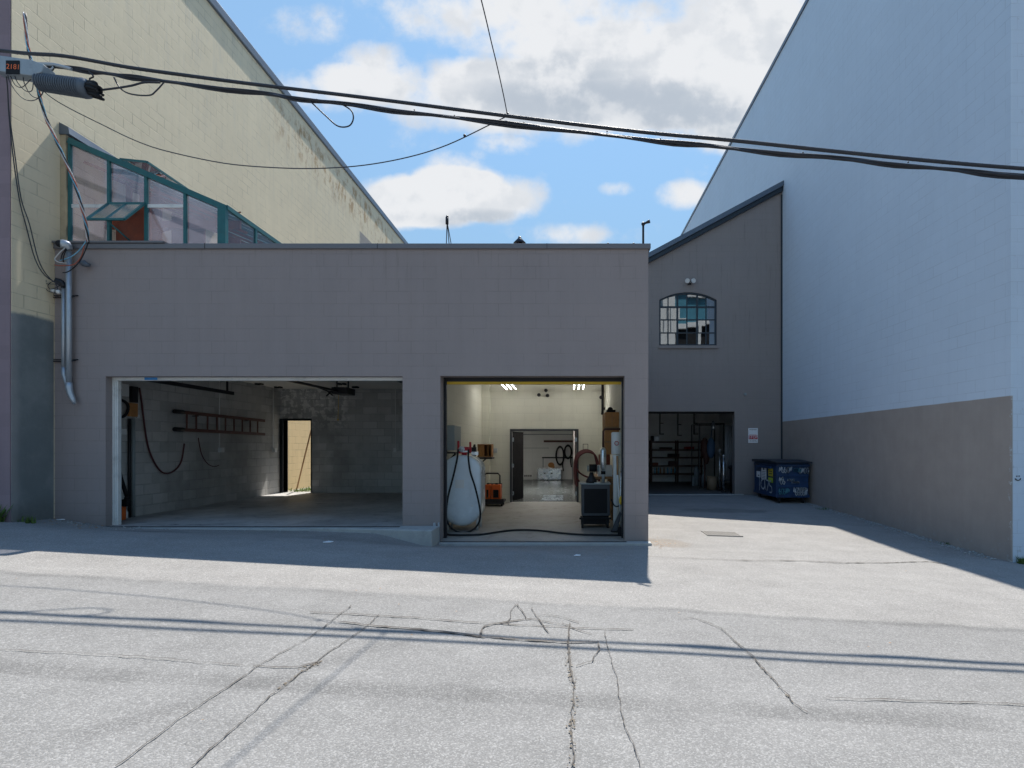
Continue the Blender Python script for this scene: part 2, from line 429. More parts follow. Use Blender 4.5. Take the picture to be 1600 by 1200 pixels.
def bare_fn(k, pos, c):
    x, y, z = k.xyz(pos); nz = k.noise(k.vec(x, z, 0), 5.5, 6, .65)
    reg = k.mul(k.mul(k.ss(y, 14.7, 14.8), k.ss(z, 1.85, 2.3)), k.mul(k.sub(1, k.ss(x, -6.4, -6.0)), k.ss(x, -8.3, -7.9)))
    c = k.mix(k.mul(reg, k.mul(k.ss(nz, .49, .55), .8)), c, (.80, .79, .75, 1))
    fl = k.ss(k.noise(pos, 3.4, 6, .8), .72, .76)
    c = k.mix(k.mul(fl, .5), c, (.5, .5, .48, 1))
    st = k.ss(k.noise(pos, .9, 5, .65), .42, .66)
    return k.mix(k.mul(st, .4), c, (.16, .16, .155, 1))
MAT['bareblock'] = block('bare_blockwork', (.52, .515, .50), rough=.9, joint=.35, jdepth=.6, var=.10, patch=.45, grime=.14, rand=.12, mortar=.011, fn=bare_fn)
MAT['cream'] = block('cream_paint', (.66, .65, .56), joint=.12, jdepth=.3, var=.05, patch=.4, grime=.09, rand=.02)
MAT['dimwhite'] = block('white_wall_paint', (.74, .75, .73), joint=.10, jdepth=.3, var=.05, patch=.4, grime=.10, rand=.02)
def floor_mat(name, c1, c2, rough, dirtcol=(.05, .04, .035)):
    m, k, b = newmat(name); pos = k.n('ShaderNodeNewGeometry').outputs['Position']
    n1 = k.noise(pos, .8, 6, .65); n2 = k.noise(pos, 4, 6, .7); n3 = k.noise(pos, 45, 3, .6)
    c = k.mix(k.ss(n1, .3, .7), (*c1, 1), (*c2, 1)); c = k.mix(k.mul(k.ss(n2, .52, .72), .6), c, (*dirtcol, 1))
    f = k.add(.85, k.mul(n3, .3)); c = k.mix(1, c, k.vec(f, f, f), 'MULTIPLY')
    k.put(b.inputs['Base Color'], c); k.put(b.inputs['Roughness'], k.add(rough, k.mul(n2, .25))); bump(k, b, n3, .15, .003)
    return m
MAT['floor'] = floor_mat('oily_concrete_floor', (.46, .45, .44), (.25, .245, .24), .45, (.035, .03, .028))
MAT['bayfloor'] = floor_mat('bay_concrete_floor', (.30, .28, .25), (.23, .215, .195), .5, (.11, .09, .075))
MAT['sealed'] = floor_mat('sealed_concrete_floor', (.18, .20, .20), (.14, .155, .155), .12, (.10, .11, .11))
MAT['darkfloor'] = floor_mat('dark_concrete_floor', (.12, .12, .12), (.08, .08, .085), .5)
mm('concrete', (.36, .37, .36), .85, var=.2, scale=5, bmp=.35, dirt=.25)
mm('ceiling', (.74, .72, .67), .8, var=.06, scale=2)
mm('white_trim', (.68, .68, .66), .5, var=.08, scale=5, dirt=.25)
mm('cap', (.17, .165, .175), .45, .3, var=.08, scale=4)
mm('coping', (.12, .15, .19), .4, .4, var=.1, scale=3)
mm('roofing', (.12, .12, .125), .9, var=.2, scale=2, bmp=.4)
mm('black', (.014, .014, .016), .6, var=.25, spec=.15)
mm('black_metal', (.03, .03, .034), .42, .5, var=.25)
mm('rubber', (.013, .014, .016), .6, var=.3, spec=.25)
mm('cable', (.030, .032, .040), .5, var=.4, scale=18, bmp=.6)
mm('galv', (.42, .46, .50), .42, .55, var=.16, scale=9)
mm('steel', (.50, .52, .54), .3, .85, var=.12, scale=12)
mm('alu', (.62, .65, .68), .28, .9, var=.1, scale=7)
mm('splice', (.10, .122, .15), .5, .1, var=.15, scale=10)
mm('enclosure', (.30, .35, .39), .55, .1, var=.15, scale=10, dirt=.2)
mm('orange_ink', (.75, .16, .05), .6)
mm('blue_wire', (.16, .40, .55), .5); mm('red_wire', (.38, .10, .06), .5); mm('white_wire', (.6, .6, .6), .5)
mm('teal', (.018, .12, .13), .45, var=.25, scale=8, dirt=.2)
mm('redwood', (.19, .045, .022), .6, var=.45, scale=5, dirt=.3)
mm('ply', (.42, .19, .06), .6, var=.25, scale=7, dirt=.25)
mm('wood', (.33, .19, .09), .65, var=.3, scale=8, dirt=.2)
mm('brown_frame', (.075, .03, .024), .6, var=.3)
mm('tank_paint', (.66, .73, .78), .26, .0, var=.05, scale=3, dirt=.12, spec=.5)
mm('red_paint', (.40, .02, .03), .4, var=.2)
mm('hose_red', (.085, .02, .024), .55, var=.3)
mm('ladder_red', (.125, .05, .038), .55, var=.3, dirt=.4)
mm('orange_paint', (.65, .12, .02), .45, var=.2, dirt=.2)
mm('yellow_paint', (.65, .42, .03), .5, var=.15)
mm('white_plastic', (.65, .66, .65), .4, var=.06)
mm('cloth', (.36, .38, .40), .85, var=.1)
mm('grey_paint', (.26, .30, .31), .5, .1, var=.1)
mm('darkdoor', (.013, .015, .02), .6, var=.15, spec=.15)
mm('framegrey', (.055, .062, .072), .4, .3, var=.12)
mm('window_frame', (.03, .042, .055), .4, .3, var=.15)
mm('dumpster', (.016, .052, .135), .45, .1, var=.35, scale=5, dirt=.55)
mm('dumpster_lid', (.018, .024, .035), .5, var=.25, dirt=.3)
mm('spray_white', (.62, .68, .74), .7, var=.25); mm('spray_teal', (.10, .32, .40), .7, var=.25)
mm('paper', (.80, .82, .84), .7, var=.05); mm('yellow_label', (.62, .50, .05), .6, var=.1); mm('green_label', (.40, .55, .06), .6, var=.1)
mm('red_ink', (.50, .035, .04), .6); mm('black_ink', (.03, .03, .035), .6)
mm('tape', (.05, .26, .62), .6, var=.1)
mm('blue_bag', (.06, .12, .22), .5, var=.2)
mm('leaf', (.085, .14, .03), .7, var=.4, scale=20); mm('grassy', (.16, .24, .05), .75, var=.4, scale=20)
mm('crack', (.10, .09, .08), .95, var=.5, scale=14); mm('crackfill', (.15, .125, .095), .95, var=.4, scale=14)
mm('yard', (.30, .28, .24), .9, var=.25, scale=2, bmp=.4)
mm('rustgrate', (.25, .235, .215), .9, 0, var=.25, scale=14)
mm('cardboard', (.26, .19, .13), .8, var=.15)
MAT['tube_bright'] = emit('lit_bright_tube', (1, .98, .95), 60)
mm('teal_glass', (.06, .18, .24), .2)
mm('office_white', (.50, .50, .49), .7)
MAT['tube_light'] = emit('lit_fluorescent_tube', (1, .98, .95), 6.5)
def glassmat(name, tint, transp, rough=.03, diffuse=.0, wavy=.05, c1=(.50, .45, .53), c2=(.64, .58, .68)):
    m, k, b = newmat(name); t = m.node_tree
    pos = k.n('ShaderNodeNewGeometry').outputs['Position']
    tr = k.n('ShaderNodeBsdfTransparent'); tr.inputs[0].default_value = (*tint, 1)
    gl = k.n('ShaderNodeBsdfGlossy'); gl.inputs['Roughness'].default_value = rough; gl.inputs[0].default_value = (.9, .95, 1, 1)
    df = k.n('ShaderNodeBsdfDiffuse'); nz = k.noise(pos, 1.5, 5, .65)
    k.put(df.inputs[0], k.mix(k.ss(nz, .3, .7), (*c1, 1), (*c2, 1)))
    tl = k.n('ShaderNodeBsdfTranslucent'); t.links.new(df.inputs[0].links[0].from_socket, tl.inputs[0])
    dm = k.n('ShaderNodeMixShader'); dm.inputs[0].default_value = .55; t.links.new(df.outputs[0], dm.inputs[1]); t.links.new(tl.outputs[0], dm.inputs[2])
    fr = k.n('ShaderNodeFresnel'); fr.inputs[0].default_value = 1.5
    bp = k.n('ShaderNodeBump'); bp.inputs['Strength'].default_value = wavy; k.put(bp.inputs['Height'], k.noise(pos, 1.8, 2)); bp.inputs['Distance'].default_value = .05
    t.links.new(bp.outputs[0], gl.inputs['Normal'])
    a = k.n('ShaderNodeMixShader'); k.put(a.inputs[0], k.m('MULTIPLY', k.add(.35, nz), diffuse, clamp=True)); t.links.new(tr.outputs[0], a.inputs[1]); t.links.new(dm.outputs[0], a.inputs[2])
    c = k.n('ShaderNodeMixShader'); k.put(c.inputs[0], k.m('ADD', k.mul(fr.outputs[0], 1.0), 1 - transp, clamp=True)); t.links.new(a.outputs[0], c.inputs[1]); t.links.new(gl.outputs[0], c.inputs[2])
    t.nodes.remove(b); t.links.new(c.outputs[0], t.nodes['Material Output'].inputs[0])
    return m
MAT['film'] = glassmat('cloudy_glazing', (.88, .85, .92), .92, .10, .36)
MAT['panepale'] = glassmat('pale_vent_pane', (.8, .85, .8), .96, .2, 1.3, .05, (.62, .66, .60), (.76, .78, .72))
mm('palewood', (.44, .36, .24), .7, var=.2, scale=8, dirt=.15)
MAT['clear'] = glassmat('clear_glazing', (.85, .9, .95), .92, .03, .12)
MAT['winglass'] = glassmat('old_window_glass', (.16, .18, .2), .74, .01, 0, .004)

# ------------------------------------------------------------------ ground
YF = 8.65
def build_ground():
    xs = [-400, -200, -100, -60, -40, -25, -18, -14] + [-11 + .25 * i for i in range(88)] + [11.5, 13, 16, 20, 25, 40, 60, 100, 200, 400]
    ys = [-400, -200, -100, -50, -25, -12, -6, -3, -1.5, 0] + [.5 + .25 * i for i in range(33)] + [8.60, 8.70, 8.76, 9, 9.5] + [10 + .5 * i for i in range(14)] + [16.8, 16.9, 17, 18, 20, 24, 30, 45, 80, 150, 300, 600]
    b = bmesh.new(); rows = []
    for y in ys:
        r = []
        for x in xs:
            z = ground(x, y) + .006 * mnoise.noise(Vector((x * .9, y * .9, 0)))
            if y > 8.73 and x < 1.2: z -= .6
            if y > 16.88 and x >= 1.2: z -= .4
            r.append(b.verts.new((x, y, z)))
        rows.append(r)
    for A, B in zip(rows, rows[1:]):
        for i in range(len(xs) - 1):
            f = b.faces.new((A[i], A[i + 1], B[i + 1], B[i])); f.smooth = True
    me = bpy.data.meshes.new('ground'); b.to_mesh(me); b.free(); me.materials.append(MAT['asphalt'])
    o = bpy.data.objects.new('ground', me); COL.objects.link(o); o['kind'] = 'structure'
build_ground()

def ribbon(mb, pix, w, lift=.011, jit=.012, step=.03):
    pts = []
    base = [G(*p) for p in pix]
    for a, c in zip(base, base[1:]):
        n = max(2, int((c - a).length / step))
        for i in range(n): pts.append(a.lerp(c, i / n))
    pts.append(base[-1])
    for i in range(1, len(pts) - 1):
        q = pts[i]; pts[i] = q + Vector((mnoise.noise(q * 2.2) * jit * 1.6 + mnoise.noise(q * 14) * jit * .9 + random.uniform(-jit, jit) * .25, mnoise.noise(q * 2.2 + Vector((9, 0, 0))) * jit * 1.6 + mnoise.noise(q * 14 + Vector((5, 0, 0))) * jit * .9 + random.uniform(-jit, jit) * .25, 0))
    L = []; Rr = []
    for i, p in enumerate(pts):
        d = pts[min(i + 1, len(pts) - 1)] - pts[max(0, i - 1)]; d.z = 0; d.normalize()
        nrm = Vector((-d.y, d.x, 0)); ww = w * .62 * (.25 + 1.1 * abs(mnoise.noise(p * 6 + Vector((3, 3, 3)))) + random.uniform(0, .35)) / 2
        for lst, s in ((L, 1), (Rr, -1)):
            q = p + nrm * ww * s; q.z = ground(q.x, q.y) + lift; lst.append(mb.b.verts.new(q))
    for i in range(len(pts) - 1): mb.b.faces.new((L[i], L[i + 1], Rr[i + 1], Rr[i]))
mb = MB()
for pix, w in [
    ([(180, 1200), (275, 1132), (400, 1045), (470, 1005), (500, 985), (548, 948)], .014),
    ([(300, 1200), (375, 1132), (420, 1090), (470, 1052), (487, 1042), (530, 1012), (570, 980), (592, 962)], .018),
    ([(395, 1042), (430, 1044), (465, 1044), (500, 1036)], .024),
    ([(485, 958), (560, 962), (640, 966), (740, 974), (820, 979), (900, 982), (990, 985)], .024),
    ([(530, 973), (572, 979), (640, 983), (700, 989), (750, 996), (820, 1002), (885, 1006), (935, 1004)], .042),
    ([(750, 996), (757, 980), (790, 974), (830, 968)], .032), ([(795, 976), (800, 955), (810, 945), (818, 958), (822, 968)], .016), ([(830, 968), (860, 975), (890, 978)], .022), ([(836, 962), (870, 964), (905, 974)], .018),
    ([(945, 985), (958, 1045), (970, 1095), (980, 1135), (1000, 1200)], .011),
    ([(832, 950), (836, 962), (848, 978), (857, 990)], .018), ([(935, 1004), (938, 1018), (925, 1035), (900, 1042)], .02),
    ([(878, 975), (900, 985), (925, 992)], .02),
    ([(1068, 968), (1085, 966), (1125, 982), (1150, 1005), (1170, 1022), (1200, 1055), (1240, 1100), (1262, 1115)], .017),
    ([(1160, 876), (1250, 877), (1320, 880), (1380, 880), (1450, 878), (1480, 882)], .06), ([(1010, 870), (1080, 873), (1160, 876)], .03),
    ([(1290, 1091), (1420, 1097), (1600, 1103)], .018), ([(660, 985), (720, 980)], .008),
    ([(890, 975), (889, 1000), (890, 1040), (893, 1060), (896, 1075)], .026), ([(896, 1075), (897, 1090), (895, 1133), (893, 1200)], .013),
    ([(0, 1017), (120, 1022), (260, 1031), (380, 1041)], .013)]:
    ribbon(mb, pix, w)
mb.build('pavement_crack', MAT['crack'], kind='structure')
mb = MB(); rnd = random.Random(21)
for pix, n, wd in (([(889, 1002), (890, 1040), (893, 1060), (896, 1090), (894, 1133), (892, 1200)], 130, .022), ([(470, 1050), (487, 1042), (500, 1034)], 30, .03), ([(1135, 990), (1170, 1022), (1200, 1055), (1240, 1100)], 40, .008), ([(700, 989), (750, 996), (820, 1002)], 25, .008), ([(420, 1090), (470, 1052)], 30, .01)):
    base = [G(*p) for p in pix]
    for i in range(n):
        t = rnd.random() * (len(base) - 1); j = int(t); p = base[j].lerp(base[j + 1], t - j)
        p = p + Vector((rnd.gauss(0, wd * .5), rnd.gauss(0, .015), 0)); r_ = rnd.uniform(.002, .0075)
        pts = []
        for q in range(7):
            an = 6.283 * q / 7; rr = r_ * rnd.uniform(.5, 1.3); x, y = p.x + rr * math.cos(an), p.y + rr * 1.4 * math.sin(an); pts.append((x, y, ground(x, y) + .008 + i * .00001))
        mb.poly(pts)
mb.build('crack_dirt', MAT['crackfill'], kind='structure')

# ------------------------------------------------------------------ workshop building (grey-mauve, two open bays)
XL, XR = -8.365, 1.303
wb = thing('workshop_building', (-3.5, YF, 0), 'low mauve grey block workshop with two open roller door bays', 'building')
A0, A1 = -7.535, -2.699       # left bay opening
B0, B1 = -2.085, .917         # right bay opening
MB().prism([(XL + .004, -1), (XL + .004, 4.745), (XR, 4.745), (XR, -1), (B1, -1), (B1, 2.683), (B0, 2.683), (B0, -1), (A1, -1), (A1, 2.676), (A0, 2.676), (A0, -1)], YF, YF + .22).build('front_wall', MAT['facade'], wb)
mb = MB(); mb.box(XL + .006, XR + .035, YF - .035, YF + .26, 4.745, 4.83)
mb.box(XR - .22, XR + .035, YF + .26, 24.8, 4.745, 4.83)
mb.build('parapet_cap', MAT['cap'], wb, bev=.008)
mb = MB()
for X in [-5.9, -3.1, -.35]: mb.box(X, X + .006, YF - .039, YF - .033, 4.745, 4.832)
mb.split('cap_seam', MAT['black'], wb)
MB().box(1.055, XR, YF + .22, 24.8, -1, 4.745).build('side_wall', MAT['facade'], wb)
# left garage shell
MB().box(XL + .01, -8.08, YF + .22, 15.1, -1, 4.4).box(-2.70, -2.46, YF + .22, 14.9, -1, 4.4).split('garage_side_wall', MAT['bareblock'], wb)
MB().prism([(-8.08, -1), (-8.08, 4.4), (-2.46, 4.4), (-2.46, -1), (-7.217, -1), (-7.217, 2.26), (-7.99, 2.26), (-7.99, -1)], 14.9, 15.1).build('garage_back_wall', MAT['bareblock'], wb)
MB().box(-8.08, -2.70, YF + .22, 14.9, 3.14, 3.3).build('garage_ceiling', MAT['ceiling'], wb)
MB().box(-8.08, -2.70, YF - .02, 15.12, -.6, .23).build('garage_floor', MAT['floor'], wb)
MB().box(-7.75, -2.72, YF - .19, YF - .02, -.6, .226).build('door_threshold', MAT['concrete'], wb, bev=.012)
MB().box(-7.5, -2.72, YF - .045, YF - .022, .20, .236).build('threshold_channel', MAT['black'], wb)
# concrete kerb wedge between the bays
mb = MB(); mb.prism([(-4.15, 8.46), (-2.10, 8.17), (-2.09, 8.64), (-2.72, 8.645), (-2.72, 8.46)], -.5, .245, 'z')
mb.build('kerb_block', MAT['concrete'], wb, bev=.02)
# garage door trim
mb = MB(); yy = YF + .12
mb.box(A0, A0 + .10, yy, yy + .07, .235, 2.676); mb.box(A0 + .10, A1, yy, yy + .07, 2.622, 2.676)
mb.box(A0 + .03, A0 + .045, yy - .012, yy, .28, 2.6); mb.box(A0 + .065, A0 + .08, yy - .012, yy, .28, 2.6)
gf = mb.build('garage_door_frame', MAT['white_trim'], wb, bev=.004)
MB().box(P(226, 0, yy).x, P(246, 0, yy).x, yy - .004, yy - .001, 2.63, 2.672).build('tape_strip', MAT['tape'], gf)
# sectional door parked overhead: track, rail
mb = MB()
for X in (-7.32, -2.95):
    mb.bar((X, 9.0, 2.70), (X, 11.6, 2.69), .05, .07); mb.bar((X, 11.4, 2.70), (X, 11.4, 3.14), .03)
mb.bar((-7.52, 8.90, .25), (-7.52, 8.90, 2.5), .03, .05)
mb.split('door_track', MAT['black_metal'], wb)
mb = MB()
for px, py in ((402, 599), (408, 599), (432, 604), (438, 604), (531, 599), (538, 599), (553, 604), (558, 604)):
    Y = (3.14 - H) * F / (CY - py); X = (px - CX) / F * Y
    mb.box(X - .035, X + .035, Y - .06, Y + .06, 3.10, 3.142)
mb.split('ceiling_bracket', MAT['black'], wb)
# rear door frame (door stands open to the yard)
mb = MB(); mb.box(-8.078, -7.99, 14.86, 15.14, .23, 2.31); mb.box(-7.217, -7.197, 14.88, 15.12, .23, 2.31); mb.box(-7.99, -7.217, 14.86, 15.12, 2.26, 2.31)
mb.build('rear_door_frame', MAT['darkdoor'], wb)
# right bay shell
MB().box(-2.46, -2.34, YF + .22, 14.8, -1, 4.4).box(1.0, 1.055, YF + .22, 14.8, -1, 4.4).box(-2.34, -2.14, 14.32, 14.6, 0, 3.22).split('bay_side_wall', MAT['cream'], wb)
D0, D1, DZ = P(797, 0, 14.6).x, P(904, 0, 14.6).x, 2.01
MB().prism([(-2.34, -1), (-2.34, 4.4), (1.0, 4.4), (1.0, -1), (D1, -1), (D1, DZ), (D0, DZ), (D0, -1)], 14.6, 14.8).build('bay_back_wall', MAT['cream'], wb)
MB().box(-2.34, 1.0, YF + .22, 14.6, 3.22, 3.4).build('bay_ceiling', MAT['ceiling'], wb)
MB().box(B0 - .0, B1 + .0, YF - .02, YF + .22, -.6, 0).box(-2.34, 1.0, YF + .22, 14.7, -.6, 0).build('bay_floor', MAT['bayfloor'], wb)
mb = MB(); mb.box(-2.07, 1.33, YF - .20, YF - .022, -.6, -.004); mb.build('bay_threshold', MAT['concrete'], wb, bev=.01)
MB().box(B0 + .02, B1 + .02, YF - .115, YF - .085, -.1, .004).build('threshold_drain', MAT['black'], wb)
mb = MB(); mb.box(B0, B1, YF + .26, YF + .34, 2.622, 2.70); mb.cyl((B0, YF + .46, 2.80), (B1, YF + .46, 2.80), .13, 18)
mb.bar((B0 + .02, YF + .27, 0), (B0 + .02, YF + .27, 2.7), .05); mb.bar((B1 - .0, YF + .27, 0), (B1 - .0, YF + .27, 2.7), .05)
rd = mb.build('roller_door', MAT['black_metal'], wb)
MB().box(B0 + .02, B1 - .03, YF + .28, YF + .32, 2.578, 2.622).build('bottom_seal', MAT['yellow_paint'], rd)
mb = MB(); mb.bar((-2.16, YF - .07, -.03), (-2.16, YF - .07, .30), .035); mb.bar((-2.10, YF - .04, -.03), (-2.10, YF - .04, .30), .025)
mb.split('jamb_guard', MAT['galv'], wb)
# double door to the next room
mb = MB(); e = .05
mb.box(D0, D0 + e, 14.56, 14.84, 0, DZ); mb.box(D1 - e, D1, 14.56, 14.84, 0, DZ); mb.box(D0 + e, D1 - e, 14.56, 14.84, DZ - e, DZ)
mb.build('double_door_frame', MAT['framegrey'], wb)
def leaf(hx, th, sgn):
    h = Vector((hx, 14.80, 0)); d = Vector((math.cos(th) * sgn, math.sin(th), 0))
    mb = MB(); mb.prism([(h.x, h.y), (h.x + d.x * .86, h.y + d.y * .86), (h.x + d.x * .86 - d.y * .045 * sgn, h.y + d.y * .86 + abs(d.x) * .045 + .001), (h.x - d.y * .045 * sgn, h.y + .012)], .01, DZ - e - .01, 'z')
    o = mb.build('door_leaf', MAT['darkdoor'], wb)
    hb = MB()
    for zz in (.22, 1.0, 1.72): hb.box(hx - .012, hx + .028, 14.775, 14.795, zz - .055, zz + .055) if sgn > 0 else hb.box(hx - .03, hx + .010, 14.775, 14.795, zz - .055, zz + .055)
    hb.split('hinge', MAT['alu'], o)
leaf(D0 + e + .005, R(75), 1); leaf(D1 - e - .005, R(97), -1)
# next room
MB().box(-3.3, -3.1, 14.8, 24.8, -1, 4.4).box(-3.1, 1.0, 24.6, 24.8, -1, 4.4).box(1.0, 1.055, 14.8, 24.6, -1, 4.4).box(-3.1, -2.46, 14.8, 14.9, -1, 4.4).split('inner_room_wall', MAT['dimwhite'], wb)
MB().box(-3.1, 1.0, 14.8, 24.6, 2.85, 3.0).build('inner_room_ceiling', MAT['ceiling'], wb)
MB().box(-3.1, 1.0, 14.7, 24.6, -.6, -.001).build('inner_room_floor', MAT['sealed'], wb)
mb = MB(); mb.box(-3.1, 1.0, 24.54, 24.6, 2.06, 2.10); mb.box(-3.1, -.9, 24.57, 24.6, 1.44, 1.46); mb.build('wall_rail', MAT['grey_paint'], wb)
MB().box(XL + .01, XR - .22, YF + .22, 15.1, 4.4, 4.52).box(-3.3, XR - .22, 15.1, 24.8, 4.4, 4.52).build('roof', MAT['roofing'], wb)

# yard behind the rear door
MB().box(XL, -3.3, 15.12, 34, -.6, .215).build('yard', MAT['yard'], kind='structure')
def tuft(mb, c, n, h, r):
    for _ in range(n):
        a = random.uniform(0, 6.28); rr = r * math.sqrt(random.random()); p = Vector((c[0] + math.cos(a) * rr, c[1] + math.sin(a) * rr, c[2]))
        hh = h * random.uniform(.4, 1.1); b = random.uniform(0, 6.28); lean = Vector((math.cos(b), math.sin(b), 0)) * hh * random.uniform(.1, .7)
        s = Vector((-math.sin(b), math.cos(b), 0)) * random.uniform(.004, .011) * (1 + h * 3)
        mb.poly([p - s, p + s, p + lean * .5 + Vector((0, 0, hh * .65)) + s * .7, p + lean + Vector((0, 0, hh))])
mb = MB()
for i in range(60): tuft(mb, (random.uniform(-8.3, -7.0), random.uniform(15.2, 17.5), .215), 10, .10, .14)
o = mb.build('yard_grass', MAT['grassy'], kind='stuff'); tag(o, 'short bright grass growing in the yard beyond the rear door', 'grass')
for (px, py, h, n, lab) in ((10, 806, .26, 60, 'dark green weeds at the foot of the mauve wall, far left'), (34, 809, .12, 22, 'small weed sprouting below the grey rendered corner'),
                         (1284, 796, .10, 16, 'small weed at the brown wall base beside the bin'), (1480, 850, .07, 14, 'tiny weed along the brown wall base near the corner'), (1592, 884, .14, 40, 'mossy weeds at the foot of the pale front wall corner')):
    mb = MB(); c = G(px, py) 
    if px > 1500: c = Vector((7.0, 8.06, ground(7, 8.06)))
    if px == 10: c = Vector((-8.62, 7.9, ground(-8.62, 7.9)))
    if px == 34: c = Vector((-8.30, 8.10, ground(-8.3, 8.1)))
    for j in range(6): tuft(mb, c + Vector((random.uniform(-.14, .14), random.uniform(-.05, .03), -.02)), n // 3, h, .05)
    tag(mb.build('weed_clump', MAT['leaf']), lab, 'weeds')

# ------------------------------------------------------------------ yellow building, left
yb = thing('yellow_building', (-12, 7.97, .45), 'tall cream yellow block building with mauve front on the left', 'building')
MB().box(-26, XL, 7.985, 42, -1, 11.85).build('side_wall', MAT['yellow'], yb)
MB().box(-26, XL - .012, 7.97, 7.99, -1, 11.85).build('front_wall', MAT['mauve'], yb)
MB().box(-26, XL + .06, 7.92, 42.05, 11.85, 12.08).build('roof_coping', MAT['coping'], yb, bev=.02)
# ------------------------------------------------------------------ pale blue building, right
rb = thing('pale_building', (14, 8.14, -.3), 'tall pale blue grey block building with brown lower wall', 'building')
MB().box(6.78, 22, 8.14, 48, -1.5, 14.1).build('wall', MAT['bluegrey'], rb)
MB().box(6.74, 22, 8.10, 48.04, 14.1, 14.22).build('roof_coping', MAT['coping'], rb)
mb = MB()
cp = (7.23, 8.128, 1.54 - (746 - CY) / F * 8.128); pass
cx_, cz_ = P(1591, 746, 8.13).x, P(1591, 746, 8.13).z
mb.tube([(cx_ + .045 * math.cos(a), 8.134, cz_ + .045 * math.sin(a)) for a in [R(200 + 14 * i) for i in range(11)]], .007, 5)
mb.ball((cx_ - .018, 8.134, cz_ + .02), .009, 6); mb.ball((cx_ + .018, 8.134, cz_ + .02), .009, 6)
mb.build('scrawled_smile', MAT['black_ink'], rb)

# ------------------------------------------------------------------ shed-roofed building behind
YG = 16.85
SL = (9.74 - 7.47) / (6.78 - 2.54)
def roofz(x): return 7.47 + (x - 2.54) * SL
gb = thing('shed_roof_building', (4, YG, 0), 'tall grey building with sloping roof, arched window and open bay', 'building')
W0, W1, WZ0, WZS, WZT = P(1030, 0, YG).x, P(1120, 0, YG).x, P(0, 540, YG).z, P(0, 468.5, YG).z, P(0, 456.5, YG).z
def arch(x0, x1, zb, zs, zt, n=16):
    c = (x0 + x1) / 2; hw = (x1 - x0) / 2; rise = zt - zs; rad = (hw * hw + rise * rise) / (2 * rise); a0 = math.asin(hw / rad)
    top = [(c + rad * math.sin(a), zt - rad + rad * math.cos(a)) for a in [a0 - 2 * a0 * i / n for i in range(n + 1)]]
    return [(x0, zb), (x1, zb)] + top
OX = P(1148, 0, YG).x; OZ = P(0, 643, YG).z; OL = 1.9
wall_o = [(.2, -1), (.2, roofz(.2)), (6.775, roofz(6.775)), (6.775, -1), (OX, -1), (OX, OZ), (OL, OZ), (OL, -1)]
MB().prism(wall_o, YG, YG + .25, 'y', [arch(W0, W1, WZ0, WZS, WZT)]).build('front_wall', MAT['gable'], gb)
mb = MB(); t = .16
mb.prism([(.0, roofz(0) + .005), (6.779, roofz(6.779) + .005), (6.779, roofz(6.779) + t), (0, roofz(0) + t)], YG - .16, 44)
mb.build('roof', MAT['coping'], gb)
mb = MB(); mb.prism([(0, roofz(0) - .14), (6.779, roofz(6.779) - .14), (6.779, roofz(6.779) + .004), (0, roofz(0) + .004)], YG - .10, YG - .003); mb.build('roof_fascia', MAT['window_frame'], gb)
MB().box(6.74, 6.778, YG - .04, YG - .002, .6, 9.5).build('corner_flashing', MAT['window_frame'], gb)
MB().box(.2, .45, YG + .25, 44, -1, roofz(.2)).build('side_wall', MAT['gable'], gb)
# interior of its open bay
mb = MB(); mb.box(1.3, 1.5, YG + .25, 22.9, -1, 3.3).box(6.5, 6.7, YG + .25, 22.9, -1, 3.3).box(1.5, 6.5, 22.9, 23.1, -1, 3.3); mb.split('bay_wall', MAT['dimwhite'], gb)
MB().box(1.3, 6.7, YG + .25, 23.1, 3.3, 3.45).build('bay_ceiling', MAT['ceiling'], gb)
MB().box(OL, OX, YG + .0, YG + .25, -.6, .01).box(1.5, 6.5, YG + .25, 22.9, -.6, .01).build('bay_floor', MAT['darkfloor'], gb)
MB().box(1.4, OX + .25, YG - .14, YG - .002, -.4, .022).build('bay_threshold', MAT['concrete'], gb, bev=.01)
MB().box(OL, OX, YG + .1, YG + .2, OZ - .06, OZ + .02).build('door_header', MAT['black'], gb)
# arched window
mb = MB(); fw = .05
inn = arch(W0 + fw, W1 - fw, WZ0 + fw, WZS - .01, WZT - fw)
mb.prism(arch(W0, W1, WZ0, WZS, WZT), YG + .03, YG + .12, 'y', [inn])
def arch_z(x):
    c = (W0 + W1) / 2; hw = (W1 - W0) / 2 - fw; rise = (WZT - fw) - (WZS - .01); rad = (hw * hw + rise * rise) / (2 * rise)
    return WZT - fw - rad + math.sqrt(max(0, rad * rad - (x - c) ** 2))
colx = [P(p, 0, YG).x for p in (1031, 1044.5, 1059, 1074, 1090, 1104, 1119)]
rowz = [WZ0 + fw] + [P(0, p, YG).z for p in (519.5, 499, 479)]
for i, x in enumerate(colx[1:-1]):
    w = .055 if i in (1, 3) else .03
    mb.box(x - w / 2, x + w / 2, YG + .05, YG + .10, WZ0 + fw - .01, arch_z(x) + .02)
for i, z in enumerate(rowz[1:]):
    w = .055 if i == 2 else .034
    mb.box(W0 + fw - .01, W1 - fw + .01, YG + .054, YG + .096, z - w / 2, z + w / 2)
wn = mb.build('arched_window', MAT['window_frame'], gb)
mb = MB(); rnd = random.Random(11)
